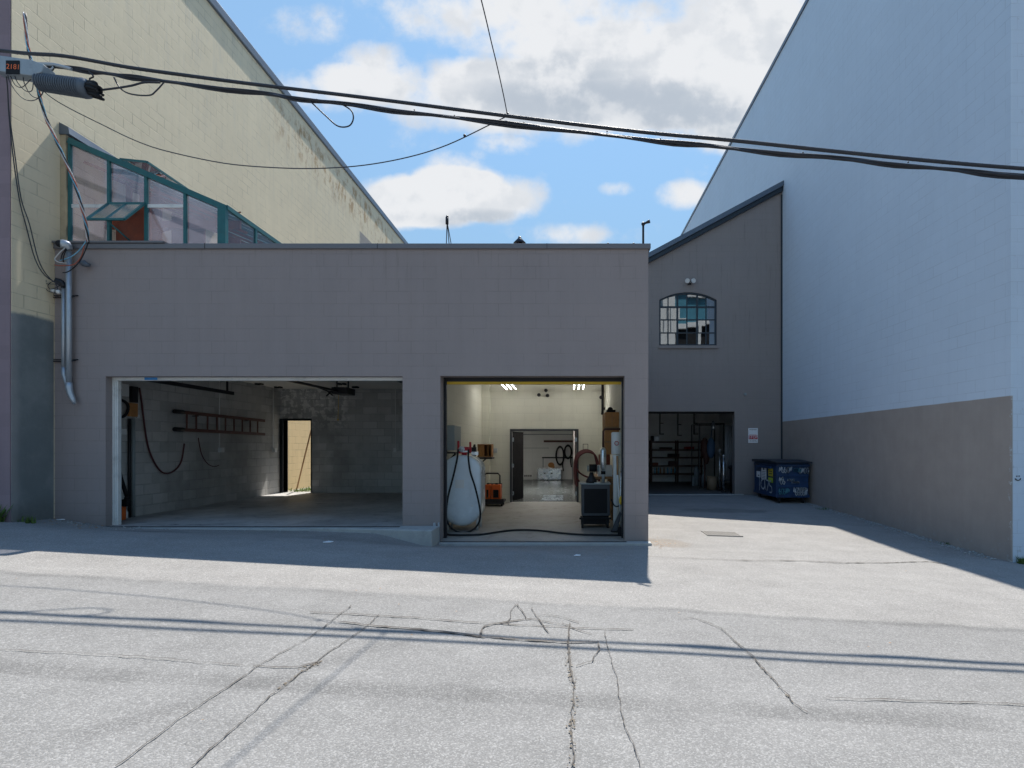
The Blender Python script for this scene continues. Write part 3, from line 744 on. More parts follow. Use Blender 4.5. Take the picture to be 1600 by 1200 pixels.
for i in range(6):
    for j in range(4):
        x0, x1 = colx[i], colx[i + 1]; z0 = rowz[j]; z1 = rowz[j + 1] if j < 3 else None
        tx, tz = rnd.uniform(-.006, .006), rnd.uniform(-.004, .008)
        def q(x, z): return (x, YG + .075 + (x - (x0 + x1) / 2) * tx + (z - z0 - .2) * tz, z)
        if z1: mb.poly([q(x0, z0), q(x1, z0), q(x1, z1), q(x0, z1)])
        else: mb.poly([q(x0, z0), q(x1, z0), q(x1, max(arch_z(min(x1, W1 - fw)), z0 + .02)), q(x0, max(arch_z(max(x0, W0 + fw)), z0 + .02))])
mb.build('glass', MAT['winglass'], wn)
MB().box(W0 + .1, W1 - .1, YG + .5, YG + .52, WZ0, WZT - .2).build('dark_room_backing', MAT['black'], wn)  # black sheet added behind the glass for the darkness of the room
MB().box(W0 - .03, W1 + .03, YG - .05, YG + .06, WZ0 - .09, WZ0 - .002).build('sill', MAT['gable'], wn)
# twin floodlight
c = P(1077, 441, YG)
fl = thing('floodlight', c, 'twin white floodlight mounted above the arched window', 'light')
MB().box(c.x - .05, c.x + .05, YG - .05, YG, c.z - .09, c.z + .03).build('bracket', MAT['black_metal'], fl)
for s in (-1, 1):
    q = Vector((c.x + s * .085, YG - .12, c.z + .01)); d = Vector((s * .25, -1, -.35)).normalized()
    mb = MB(); mb.tube([q - d * -.0 - d * .09, q - d * .02, q + d * .05, q + d * .07], [.025, .06, .075, .07], 14); mb.cyl(q - d * .08, (c.x + s * .02, YG - .04, c.z - .03), .012, 8)
    mb.build('lamp_head', MAT['white_plastic'], fl)
c = P(1164, 616, YG)
tag(MB().tube([(c.x, YG, c.z), (c.x, YG - .05, c.z)], .045, 12).build('wall_vent', MAT['grey_paint']), 'small round grey vent cap on the grey wall above the sign', 'vent')
# sign
s0, s1 = P(1169, 692, YG), P(1184, 669, YG)
sg = tag(MB().box(s0.x, s1.x, YG - .012, YG - .003, s0.z, s1.z).build('parking_sign', MAT['paper'], bev=.002), 'white notice sign with a red band on the grey wall above the bin', 'sign')
sx = (s0.x + s1.x) / 2; w_ = s1.x - s0.x
MB().box(s0.x + .012, s1.x - .012, YG - .0145, YG - .0118, s0.z + .12, s0.z + .235).build('red_band', MAT['red_ink'], sg)
for body, z, sz, m_ in (('WARNING', s1.z - .05, .05, 'black_ink'), ('PRIVATE PROPERTY', s0.z + .262, .028, 'red_ink'), ('STOP', s0.z + .177, .115, 'paper'), ('NO PARKING', s0.z + .085, .036, 'black_ink'), ('TOW AWAY ZONE', s0.z + .042, .026, 'black_ink')):
    text('lettering', body, MAT[m_], sg, (sx, YG - .0155, z), (1, 0, 0), (0, 0, 1), sz)

# ------------------------------------------------------------------ building across the lane (mirrored in the arched window)
ob = thing('office_building', (11, -14, 0), 'white office building with dark and teal windows, mirrored in the arched window', 'building')
hol = []
for i in range(5):
    for j in range(5):
        x0 = 9.75 + i * 2.2; z0 = 1.2 + j * 2.9; hol.append([(x0, z0), (x0 + 1.95, z0), (x0 + 1.95, z0 + 2.45), (x0, z0 + 2.45)])
MB().prism([(8.3, -1), (21, -1), (21, 16), (8.3, 16)], -14.4, -14, 'y', hol).build('front_wall', MAT['office_white'], ob)
MB().box(8.9, 9.1, -14, -13.7, -1, 16).build('pilaster', MAT['office_white'], ob)
MB().box(8.3, 21, -24, -14.42, -1, 15.6).build('core', MAT['grey_paint'], ob)
for j in range(5):
    for i in range(5):
        x0 = 9.75 + i * 2.2; z0 = 1.2 + j * 2.9; MB().box(x0 - .05, x0 + 2.0, -14.41, -14.36, z0 - .05, z0 + 2.5).build('window', MAT['teal_glass' if j == 4 else 'black'], ob)
# ------------------------------------------------------------------ dumpster
DX0, DX1, DY0, DY1 = 5.78, 6.70, 14.72, 16.55
gz = ground(6, 15)
dp = thing('dumpster', (6.24, 15.6, gz), 'dark blue steel dumpster covered in graffiti in the corner', 'dumpster')
mb = MB(); zt, zb = 1.06, .14
mb.prism([(DX0 + .02, DY0 + .06), (DX1 - .02, DY0 + .06), (DX1 - .02, DY1), (DX0 + .02, DY1)], zb, zt, 'z')
mb.box(DX0, DX1, DY0 + .02, DY1 + .02, .97, 1.03); mb.box(DX0 - .005, DX1 + .005, DY0 + .03, DY1 + .03, zb - .03, zb + .05)
for z in (.42, .72): mb.box(DX0 + .02, DX1 - .02, DY0 + .035, DY0 + .06, z - .035, z + .035)
for y in (DY0 + .08, (DY0 + DY1) / 2, DY1 - .08): mb.box(DX0 - .002, DX0 + .02, y - .03, y + .03, zb, 1.0)
mb.box(DX0 - .06, DX0, DY0 + .35, DY0 + 1.5, .90, .96); mb.box(DX1, DX1 + .05, DY0 + .35, DY0 + 1.5, .60, .68)
mb.build('bin_body', MAT['dumpster'], dp, bev=.008)
mb = MB(); mb.prism([(DY0 - .06, 1.065), (DY0 - .06, 1.10), (DY0 + .6, 1.15), (DY1 + .04, 1.14), (DY1 + .04, 1.065)], DX0 - .05, DX1 + .04, 'x')
mb.build('lid', MAT['dumpster_lid'], dp, bev=.012)
for cx, cy in ((DX0 + .12, DY0 + .16), (DX1 - .14, DY0 + .16), (DX0 + .12, DY1 - .16), (DX1 - .14, DY1 - .16)):
    g0 = ground(cx, cy)
    mb = MB(); mb.cyl((cx - .025, cy, g0 + .065), (cx + .025, cy, g0 + .065), .065, 14); mb.box(cx - .045, cx + .045, cy - .04, cy + .04, g0 + .09, zb - .02)
    mb.build('caster', MAT['black_metal'], dp)
def strokes(name, lines, face, mat, w=.011):
    mb = MB()
    for ln in lines:
        pts = smoothpath([Vector((a, b, 0)) for a, b in ln], 5)
        for p, q in zip(pts, pts[1:]):
            d = (q - p)
            if d.length < 1e-5: continue
            d.normalize(); n = Vector((-d.y, d.x, 0)) * w * random.uniform(.35, .65)
            q2 = q + d * w * .3
            mb.poly([face(p + n), face(p - n), face(q2 - n), face(q2 + n)])
    mb.build(name, MAT[mat], dp)
def scrib(u0, v0, w, h, n, rnd, kind=0):
    out = []
    for i in range(n):
        x = u0 + w * i / n; cw = w / n * .85
        t_ = rnd.random()
        if t_ < .35: out.append([(x + cw * (.5 + .5 * math.cos(a)), v0 + h * (.5 + .5 * math.sin(a))) for a in [R(40 + 36 * j) for j in range(10)]])
        elif t_ < .7: out.append([(x, v0 + rnd.uniform(0, .3) * h), (x + cw * .3, v0 + h), (x + cw * .6, v0 + rnd.uniform(.1, .5) * h), (x + cw, v0 + h * rnd.uniform(.7, 1.1))])
        else: out.append([(x + cw * .2, v0 + h), (x, v0 + h * .3), (x + cw * .6, v0), (x + cw, v0 + h * .4), (x + cw * .4, v0 + h * .55)])
    return out
layer = [0]
def face_front(p): return (DX0 + .02 + p.x, DY0 + .018 - .0015 * layer[0] , p.y)
def face_side(p): return (DX0 - .004 - .0015 * layer[0], DY1 - p.x, p.y)
rg = random.Random(5)
layer[0] = 0
strokes('graffiti', scrib(.05, .80, .36, .15, 5, rg) + scrib(.60, .78, .28, .15, 4, rg) + scrib(.08, .48, .14, .16, 2, rg) + scrib(.50, .17, .34, .18, 5, rg), face_front, 'spray_white', .022)
layer[0] = 1
strokes('graffiti', scrib(.45, .83, .22, .09, 3, rg) + scrib(.05, .20, .30, .16, 5, rg), face_front, 'spray_teal', .02)
layer[0] = 2
strokes('graffiti', scrib(.05, .56, .13, .12, 2, rg) + scrib(.28, .575, .20, .05, 5, rg) + scrib(.40, .52, .22, .04, 6, rg) + scrib(.45, .24, .30, .15, 5, rg) + scrib(.62, .33, .2, .06, 4, rg), face_front, 'spray_white', .017)
L_ = DY1 - DY0
layer[0] = 13
strokes('graffiti', [[(.55, .62), (.56, .30), (.54, .22)], [(.95, .58), (.72, .52), (.68, .36), (.85, .28), (.98, .36), (.97, .55), (1.0, .62)], [(.98, .55), (1.03, .28)], [(1.10, .55), (1.28, .52), (1.16, .26)], [(1.48, .54), (1.36, .53), (1.36, .42), (1.50, .38), (1.52, .24), (1.36, .22)]], face_side, 'spray_white', .04)
def sticker(u0, u1, v0, v1, mat):
    return MB().box(DX0 - .009, DX0 - .003, DY1 - u1, DY1 - u0, v0, v1).build('sticker', MAT[mat], dp)
sticker(.26, .58, .60, .78, 'paper'); st = sticker(.66, 1.06, .56, .93, 'paper'); sticker(1.22, 1.55, .68, .90, 'yellow_label'); sticker(1.22, 1.55, .50, .64, 'green_label')
mb = MB()
for i in range(5): mb.box(DX0 - .011, DX0 - .0085, DY1 - 1.0, DY1 - .72, .60 + i * .045, .612 + i * .045)
mb.box(DX0 - .011, DX0 - .0085, DY1 - .9, DY1 - .82, .83, .91); mb.box(DX0 - .011, DX0 - .0085, DY1 - .50, DY1 - .38, .64, .67)
for i in range(2): mb.box(DX0 - .011, DX0 - .0085, DY1 - 1.50, DY1 - 1.28, .74 + i * .07, .765 + i * .07)
mb.build('sticker_print', MAT['black_ink'], dp)

# ------------------------------------------------------------------ greenhouse on the roof
GX0, GX1, GY0, GY1 = -8.24, P(353, 0, 8.78).x, 8.78, 12.6
def gzr(x): return 6.60 + (x - GX0) * (5.49 - 6.60) / (GX1 - GX0)
gh = thing('rooftop_greenhouse', (GX0, GY0, 4.83), 'teal framed lean-to greenhouse on the roof against the yellow wall', 'greenhouse')
zs = 4.86
mx = [P(p, 0, GY0).x for p in (110, 171, 229, 290)] 
mb = MB()
for x in mx: mb.bar((x, GY0, zs), (x, GY0, gzr(x)), .045, .05)
mb.bar((GX1 - .05, GY0, zs), (GX1 - .05, GY0, gzr(GX1)), .13, .08)
mb.bar((GX0, GY0 - .01, gzr(GX0) - .02), (GX1, GY0 - .01, gzr(GX1) - .02), .06, .09)
mb.bar((GX1, GY0, gzr(GX1)), (GX1, GY1, gzr(GX1)), .06, .07); mb.bar((GX0, GY0, gzr(GX0)), (GX0, GY1, gzr(GX0)), .06, .07)
for y in (9.6, 10.4, 11.2, 12.0, GY1):
    mb.bar((GX0, y, gzr(GX0)), (GX1, y, gzr(GX1)), .04, .05); mb.bar((GX1, y, zs - .3), (GX1, y, gzr(GX1)), .05)
mb.bar((mx[1], GY0, 5.535), (mx[2], GY0, 5.535), .04)
mb.build('frame', MAT['teal'], gh)
mb = MB(); fz = 5.50
for a, b_ in ((mx[0], mx[1]), (mx[2], mx[3]), (mx[3], GX1 - .11)): mb.box(a + .02, b_ - .02, GY0 - .008, GY0 + .008, fz - .02, fz + .035) if b_ < -5.9 else None
mb.build('glazing_rail', MAT['white_trim'], gh)
mb = MB(); yp = GY0 + .012
def pane(a, b_, z0, z1a=None, z1b=None):
    mb.poly([(a, yp, z0), (b_, yp, z0), (b_, yp, z1b or gzr(b_) - .04), (a, yp, z1a or gzr(a) - .04)])
pane(mx[0], mx[1], zs); pane(mx[1], mx[2], 5.55); pane(mx[2], mx[3], zs); pane(mx[3], GX1 - .1, zs)
mb.build('front_glazing', MAT['film'], gh)
mb = MB(); mb.poly([(GX0, GY0, gzr(GX0) + .03), (GX1, GY0, gzr(GX1) + .03), (GX1, GY1, gzr(GX1) + .03), (GX0, GY1, gzr(GX0) + .03)])
mb.poly([(GX1 + .005, GY0, zs - .3), (GX1 + .005, GY1, zs - .3), (GX1 + .005, GY1, gzr(GX1)), (GX1 + .005, GY0, gzr(GX1))]); mb.build('roof_glazing', MAT['clear'], gh)
MB().box(XL + .003, GX0 - .03, GY0 - .04, GY0 + .06, 4.86, 6.78).build('corner_post', MAT['palewood'], gh)
mb = MB(); mb.prism([(XL + .003, 6.665), (GX0 + .05, 6.665), (GX0 + .03, 6.78), (XL + .003, 6.86)], GY0 - .06, GY1); mb.build('wall_flashing', MAT['coping'], gh)
MB().box(XL + .01, -6.55, YF - .06, YF + .3, 4.832, 4.862).build('sill_board', MAT['cap'], gh)
MB().box(mx[1] + .02, mx[2] - .02, GY0 + .10, GY0 + .13, 4.80, 5.55).build('wooden_board', MAT['redwood'], gh)
mb = MB()
for x in (-8.0, -7.75, -7.5): mb.box(x, x + .1, 9.6, 9.63, 4.6, 6.3)
mb.bar((-8.2, 9.4, 5.45), (-5.8, 9.4, 5.45), .05, .14); mb.bar((-8.1, 9.2, 5.0), (-6.1, 9.9, 5.9), .02); mb.bar((-7.9, 9.3, 4.9), (-7.1, 9.3, 5.9), .018)
mb.box(-7.62, -7.0, 10.2, 10.25, 4.6, 5.95); mb.box(-8.2, -7.9, 10.3, 10.34, 4.6, 6.4); mb.box(-6.85, -6.55, 10.6, 10.64, 4.6, 5.7)
for i in range(5): mb.bar((-8.2, 9.0 + .5 * i, 6.35), (-5.75, 9.0 + .5 * i, 5.35), .03, .05)
mb.build('inner_timber', MAT['redwood'], gh)
# awning window propped open
h0 = Vector((mx[1] + .01, GY0 - .03, 5.535)); h1 = Vector((mx[2] - .01, GY0 - .03, 5.535)); dd = Vector((0, -.40, -.43))
mb = MB()
for a, b_ in ((h0, h1), (h0 + dd, h1 + dd), (h0, h0 + dd), (h1, h1 + dd), ((h0 + h1) / 2, (h0 + h1) / 2 + dd)): mb.bar(a, b_, .035 if a != (h0 + h1) / 2 else .012, .03)
mb.tube([(h0 + h1) / 2 + dd, (mx[1] + .42, GY0 - .02, 4.87)], .012, 6)
vw = mb.build('awning_window', MAT['teal'], gh)
MB().poly([h0 + Vector((0, 0, .004)), h1 + Vector((0, 0, .004)), h1 + dd, h0 + dd]).build('pane', MAT['panepale'], vw)
# raised roof vent
a = Vector((-7.3, 9.0, gzr(-7.3) + .12)); 
mb = MB(); q = [(-7.55, 8.95), (-7.1, 8.95), (-7.1, 9.9), (-7.55, 9.9)]
zz = lambda x, y: gzr(-7.55) + .05 + (x + 7.55) * -.1 + .0
for (x0, y0), (x1, y1) in zip(q, q[1:] + q[:1]): mb.bar((x0, y0, zz(x0, y0) + .02), (x1, y1, zz(x1, y1) + .02), .03, .03)
rv = mb.build('roof_vent', MAT['teal'], gh)
MB().poly([(x, y, zz(x, y) + .03) for x, y in q]).build('pane', MAT['clear'], rv)

# ------------------------------------------------------------------ overhead cables
YC = 7.70
def YCf(px): return min(7.72, 7.40 / (1 + .075 * (px - CX) / F))
def cablepts(pix, Y=None, dy=0): return [P(x, y, (YCf(x) if Y is None else Y) + dy) for x, y in pix]
up = [(-900, -35), (-300, 38), (0, 79), (100, 87.5), (200, 105), (300, 119), (400, 132), (574, 153), (791, 181), (1000, 206), (1140, 219), (1300, 236), (1450, 251), (1600, 263.5), (2000, 292), (2700, 330)]
lo = [(-900, 0), (-300, 62), (0, 96), (112, 107), (175, 116), (250, 126), (400, 145), (485, 156), (613, 172), (768, 190.5), (1000, 217), (1140, 231.5), (1300, 247), (1450, 261.5), (1600, 276), (2000, 305), (2700, 345)]
mb = MB().tube(cablepts(up, None, -.13), .024, 8, 5)
for ph in (0, math.pi):
    hp = smoothpath(cablepts(up, None, -.13), 40)
    mb.tube([p + Vector((0, .017 * math.cos(p.x * 34 + ph), .017 * math.sin(p.x * 34 + ph))) for p in hp if -8.4 < p.x < 8.5], .009, 5)
tag(mb.build('overhead_cable', MAT['cable']), 'upper of the two thick black cables strung across the lane', 'cable', 'thick cables over the lane')
mb = MB(); base = smoothpath(cablepts(lo), 6)
mb.tube(base, .022, 8)
mb.tube([p + Vector((0, .022 * math.cos(i * .9), -.020 + .014 * math.sin(i * .9))) for i, p in enumerate(base)], .015, 6)
mb.tube([p + Vector((0, -.02 * math.cos(i * .7), .016 + .006 * math.sin(i * .7))) for i, p in enumerate(base)], .011, 6)
mb.tube([p + Vector((0, .01, .030 * sstep(4.2, 6.0, p.x) - .0)) for p in base], .014, 6)
for i in range(40, len(base) - 8, 3): mb.ball(base[i] + Vector((random.uniform(-.2, .2), 0, .028)), .011, 6)
tag(mb.build('overhead_cable', MAT['cable']), 'lower lashed bundle of black cables crossing above the roofs', 'cable', 'thick cables over the lane')
mb = MB(); mb.tube(cablepts([(482, 156), (492, 165), (510, 182), (528, 197), (545, 197), (552, 186), (549, 173), (536, 164)]), .010, 7, 5)
tag(mb.build('cable_loop', MAT['cable']), 'short slack black loop hanging under the cables', 'cable')
mb = MB(); mb.tube(cablepts([(156, 141), (180, 138), (205, 134), (225, 129), (250, 129)], YC - .03), .014, 7, 4)
mb.tube(cablepts([(178, 121), (188, 138), (205, 147), (233, 149), (244, 142), (256, 129)], YC - .04), .010, 7, 5)
tag(mb.build('cable_loop', MAT['cable']), 'black cable tail looping out of the ribbed splice case', 'cable')
# thin drop wire
mb = MB(); mb.tube(cablepts([(52, 128), (80, 152), (110, 170), (160, 195), (210, 219), (260, 236), (350, 255), (430, 262), (500, 263), (570, 258), (640, 245), (700, 226), (765, 195), (793, 181)], None, .05), .0075, 6, 5)
mb.tube([P(793, 181, YCf(793)), P(787, 150, 7.2), P(776, 100, 6.7), P(768, 67, 6.4), P(752, 0, 5.8), P(700, -200, 4.4)], .007, 6, 4)
for px, py in ((726, 212), (793, 178), (767, 192)): mb.ball(P(px, py, YCf(px) + .05), .022, 6)
tag(mb.build('drop_wire', MAT['cable']), 'thin sagging black wire joined to the cables at mid span', 'wire')
# enclosure
bx = thing('cable_enclosure', P(40, 106, YC - .05), 'grey box with an orange number hung on the cables', 'utility box')
mb = MB(); x0, x1 = P(-6, 0, YC - .1).x, P(54, 0, YC - .1).x; tz, bz = P(0, 92, YC - .1).z, P(0, 116, YC - .1).z
mb.prism([(x0, bz + .02), (x0 + .03, tz + .02), (x1, tz - .05), (x1 + .19, tz - .12), (x1 + .16, bz - .01), (x1, bz - .06)], YC - .16, YC + .02)
mb.build('case', MAT['enclosure'], bx, bev=.012)
MB().box(P(10, 0, YC - .16).x, P(31, 0, YC - .16).x, YC - .168, YC - .158, P(0, 116, YC - .16).z, P(0, 95, YC - .16).z).build('label_plate', MAT['black'], bx)
text('number', '2181', MAT['orange_ink'], bx, P(20.5, 104.5, YC - .17), (1, 0, -.06), (.06, 0, 1), .10)
mb = MB(); mb.tube(cablepts([(38, 98), (60, 100), (85, 101), (112, 108)], YC - .02), .022, 7, 3); mb.tube(cablepts([(60, 108), (70, 112), (80, 108), (83, 104)], YC - .06), .010, 6, 4)
mb.build('clamp', MAT['galv'], bx)
mb = MB()
for pts in ([(12, 112), (14, 125), (25, 143), (38, 155), (52, 157), (64, 150), (69, 140)], [(22, 114), (27, 128), (40, 142), (50, 141), (52, 125)], [(36, 116), (38, 130), (48, 148), (60, 153), (68, 142)], [(16, 118), (24, 133), (35, 136), (48, 124)]):
    mb.tube(cablepts(pts, YC - .08), .0055, 5, 5)
mb.build('jumper_wire', MAT['cable'], bx)
# ribbed splice case
a, b_ = P(62, 128.5, YC - .06), P(131, 138, YC - .06)
sc_ = thing('splice_case', a, 'grey ribbed cylindrical splice case with black cable end on the cables', 'splice case')
d = (b_ - a); n = 19; pts = []; rs = []
for i in range(n):
    t0 = i / n
    for f_, r_ in ((.0, .102), (.22, .126), (.62, .126), (.84, .102)): pts.append(a + d * (t0 + f_ / n)); rs.append(r_ * (.94 + .1 * t0))
pts.append(b_); rs.append(.12); mb = MB(); mb.tube(pts, rs, 18)
for f in mb.b.faces: f.smooth = False
mb.build('ribbed_shell', MAT['splice'], sc_)
mb = MB(); dn = d.normalized(); mb.tube([b_, b_ + dn * .05, b_ + dn * .09], [.135, .125, .10], 16)
mb.build('end_collar', MAT['splice'], sc_)
mb = MB(); sv = dn.cross(Vector((0, 1, 0))).normalized(); rnd = random.Random(3)
for i in range(11):
    an = 2 * math.pi * i / 11; off = (sv * math.cos(an) + Vector((0, 1, 0)) * math.sin(an)) * rnd.uniform(.05, .10)
    mb.tube([b_ + dn * .07 + off * .9, b_ + dn * (.14 + rnd.uniform(0, .05)) + off, b_ + dn * (.20 + rnd.uniform(0, .05)) + off * 1.05 + Vector((0, 0, -.02))], [.028, .032, .020], 7, 2)
mb.tube([b_ + dn * .05, b_ + dn * .2], [.08, .05], 10)
mb.build('cable_end', MAT['rubber'], sc_)
mb = MB()
for q in ((80, 118, 84, 103), (143, 131, 139, 112)):
    mb.tube([P(q[0], q[1], YC - .05), P(q[0] - 3, (q[1] + q[3]) / 2 + 2, YC - .03), P(q[0] + 3, (q[1] + q[3]) / 2 - 2, YC - .03), P(q[2], q[3], YC - .01)], .011, 6, 4)
mb.build('hanger', MAT['black_metal'], sc_)

# service conduits on the front wall
yw = YF
def conduit(pix, r, yoff): return [P(x, y, YF - yoff) for x, y in pix]
cd = thing('service_conduit', P(108, 600, YF), 'tall galvanised service conduit with weatherhead and drooping wires', 'conduit', 'conduits on the left of the front wall')
mb = MB(); mb.tube(conduit([(107.5, 392), (107.5, 500), (107.5, 602)], .04, .09), .038, 14); mb.tube(conduit([(107.5, 598), (108, 606), (110, 615), (114, 624), (117, 631)], .04, .085), [.047, .047, .042, .036, .02], 12, 0)
mb.build('pipe', MAT['galv'], cd)
wh = P(106, 386, YF - .10)
mb = MB(); mb.tube([wh + Vector((.02, 0, -.05)), wh + Vector((.0, -.03, .02)), wh + Vector((-.05, -.07, .03))], [.05, .075, .065], 12, 3); mb.build('weatherhead', MAT['galv'], cd)
mb = MB(); mb.ball(wh + Vector((-.055, -.08, .025)), .055, 10); mb.build('weatherhead_mouth', MAT['rubber'], cd)
def wire(parts, mat, par, yo=.16, r=.008):
    mb = MB()
    for pts in parts: mb.tube([P(x, y, YF - yo) for x, y in pts], r, 6, 5)
    mb.build('wire', MAT[mat], par)
wire([[(104, 386), (95, 393), (87, 402), (86, 406), (93, 410), (104, 411)]], 'white_wire', cd)
wire([[(93, 407), (104, 404), (113, 400), (124, 391), (133, 379), (135, 374)]], 'blue_wire', cd, .18)
wire([[(85, 414), (95, 415), (112, 414), (120, 410), (128, 398), (132, 380)]], 'red_wire', cd, .17)
wire([[(98, 426), (105, 425), (113, 420), (124, 409), (133, 392), (138, 378)], [(103, 388), (97, 398), (95, 406)], [(104, 389), (99, 402), (99, 410)]], 'rubber', cd, .19)
c2 = thing('service_conduit', P(101, 580, YF), 'shorter galvanised conduit beside the tall one on the left', 'conduit', 'conduits on the left of the front wall')
mb = MB(); mb.tube(conduit([(99.5, 450), (99.5, 520), (99.5, 577)], .03, .08), .029, 12); mb.tube(conduit([(99.5, 574), (100, 585), (104, 597), (107, 604)], .03, .08), .033, 12)
mb.build('pipe', MAT['galv'], c2)
wh2 = P(97, 443, YF - .09)
mb = MB(); mb.tube([wh2 + Vector((.035, 0, -.06)), wh2 + Vector((.0, -.02, .01)), wh2 + Vector((-.06, -.05, .035))], [.036, .05, .045], 10, 3); mb.build('weatherhead', MAT['black_metal'], c2)
for py in (462, 562):
    q = P(84, py, YF - .02); e_ = P(122, py, YF - .02)
    mb = MB(); mb.tube([q, e_, e_ + Vector((.0, -.05, -.02)), P(112, py + 2, YF - .15)], .008, 6); mb.bar(P(84, py + 3, YF - .02), P(112, py + 3, YF - .03), .02, .012)
    tag(mb.build('conduit_strap', MAT['black_metal']), 'upper iron strap holding the two conduits' if py < 500 else 'lower iron strap holding the two conduits', 'strap', 'straps on the conduits')
q = P(135, 414, YF)
ins = thing('wall_insulator', q, 'small grey insulator hook on the wall beside the tall conduit', 'insulator')
mb = MB(); mb.tube([q + Vector((-.12, -.03, .02)), q + Vector((-.05, -.06, .01)), q + Vector((0, -.07, 0))], .012, 6, 3); mb.bar(q + Vector((-.05, 0, .03)), q + Vector((-.05, -.07, .03)), .015); mb.build('hook', MAT['galv'], ins)
mb = MB(); mb.tube([q + Vector((-.02, -.08, .01)), q + Vector((.03, -.08, .0)), q + Vector((.07, -.08, -.02)), q + Vector((.12, -.07, -.03))], [.03, .052, .04, .02], 10); mb.build('spool', MAT['splice'], ins)
q = P(91, 456, YF - .1)
tag(MB().ball(q, .036, 12).tube([q + Vector((-.05, 0, .01)), q + Vector((-.1, .0, .02))], .03, 8).cyl(q, q + Vector((0, .1, 0)), .014, 8).build('wall_insulator', MAT['white_plastic']), 'white ball insulator beside the short conduit head', 'insulator')
# service drop bundle from the cables to the weatherhead
sd = thing('service_drop', P(140, 378, YF - .25), 'twisted blue, red and black service wires dropping to the weatherhead', 'wires')
path = [(38, 20), (43, 67), (48, 92), (54, 115), (62, 150), (72, 185), (84, 211), (95, 235), (108, 265), (118, 290), (126, 318), (132, 340), (136, 360), (137, 378)]
for j, mname in enumerate(('cable', 'blue_wire', 'red_wire', 'white_wire')):
    mb = MB(); pts = []
    for i, (x, y) in enumerate(path):
        Y = YC - .05 + (YF - .2 - YC) * max(0, i - 3) / (len(path) - 4) 
        pts.append(P(x, y, Y))
    pts = smoothpath(pts, 5)
    pts = [p + Vector((.014 * math.cos(i * .5 + j * 1.57), .014 * math.sin(i * .5 + j * 1.57), 0)) for i, p in enumerate(pts)]
    mb.tube(pts, .0095 if j == 0 else .0075, 6); mb.build('wire', MAT[mname], sd)
sd2 = thing('service_drop', P(92, 445, YF - .2), 'pair of thin black wires curving down to the short conduit', 'wires')
for off in (0, 3):
    path = [(10, 118), (12, 140), (14 + off * .3, 180), (20 + off, 240), (30 + off, 310), (40 + off * 2, 350), (55 + off * 1.6, 405), (72 + off, 432), (94, 444 + off)]
    mb = MB(); mb.tube([P(x, y, YC - .05 + (YF - .15 - YC) * i / 8) for i, (x, y) in enumerate(path)], .0075, 6, 5); mb.build('wire', MAT['cable'], sd2)
mb = MB(); mb.tube([P(x, y, YF - .14) for x, y in ((88, 444), (70, 443), (54, 438), (51, 428), (58, 425), (66, 428), (72, 438), (70, 448), (76, 455), (88, 458))], .005, 5, 5); mb.tube([P(x, y, YF - .12) for x, y in ((94, 446), (80, 452), (75, 446), (83, 440), (90, 450), (84, 460), (92, 464))], .005, 5, 5)
mb.build('loose_end', MAT['cable'], sd2)

# ------------------------------------------------------------------ rooftop bits
def rooftop():
    top = P(698.5, 342, 12)
    an = thing('antenna_tripod', (top.x, 12, 4.52), 'narrow dark tripod mast standing on the flat roof', 'mast')
    for dx, dy in ((-.04, 0), (.40, 0), (.17, .2)): MB().bar((top.x + dx * 1.0 - (.02), 12 + dy, 4.52), (top.x, 12, top.z - .05), .016).build('leg', MAT['black_metal'], an)
    MB().cyl((top.x, 12, top.z - .12), (top.x, 12, top.z + .04), .035, 8).ball((top.x + .005, 12, top.z + .05), .03, 8).build('head', MAT['black_metal'], an)
    q = P(812, 372, 12)
    rv = thing('roof_vent', (q.x, 12, 4.52), 'dark conical vent cowl rising behind the parapet', 'vent')
    MB().cyl((q.x, 12, 4.52), (q.x, 12, q.z - .08), .07, 12).build('pipe', MAT['black_metal'], rv)
    MB().tube([(q.x, 12, q.z - .13), (q.x, 12, q.z - .11), (q.x, 12, q.z - .01), (q.x, 12, q.z), (q.x, 12, q.z + .03)], [.14, .14, .045, .04, .03], 14).build('cowl', MAT['black_metal'], rv)
    q = P(1005, 380, 8.8)
    cp = thing('roof_camera', (q.x, 8.8, 4.83), 'small camera on a thin pole at the parapet corner', 'camera')
    MB().cyl((q.x, 8.8, 4.83), (q.x, 8.8, P(0, 351, 8.8).z), .018, 8).build('pole', MAT['black_metal'], cp)
    t = P(1005, 350, 8.8)
    MB().ball(t, .033, 8).tube([t, t + Vector((.04, -.02, .01)), t + Vector((.09, -.05, .02)), t + Vector((.1, -.055, .022))], [.02, .018, .03, .03], 8).build('camera_head', MAT['black_metal'], cp)
    for px in (950, 990): 
        q = P(px, 379, 8.7); tag(MB().ball((q.x, 8.7, 4.85), .022, 8).cyl((q.x, 8.7, 4.828), (q.x, 8.7, 4.85), .012, 6).build('cap_bolt', MAT['black_metal']), 'left bolt head on the parapet cap near the corner' if px == 950 else 'right bolt head on the parapet cap by the camera pole', 'bolt', 'bolts on the parapet cap')
rooftop()

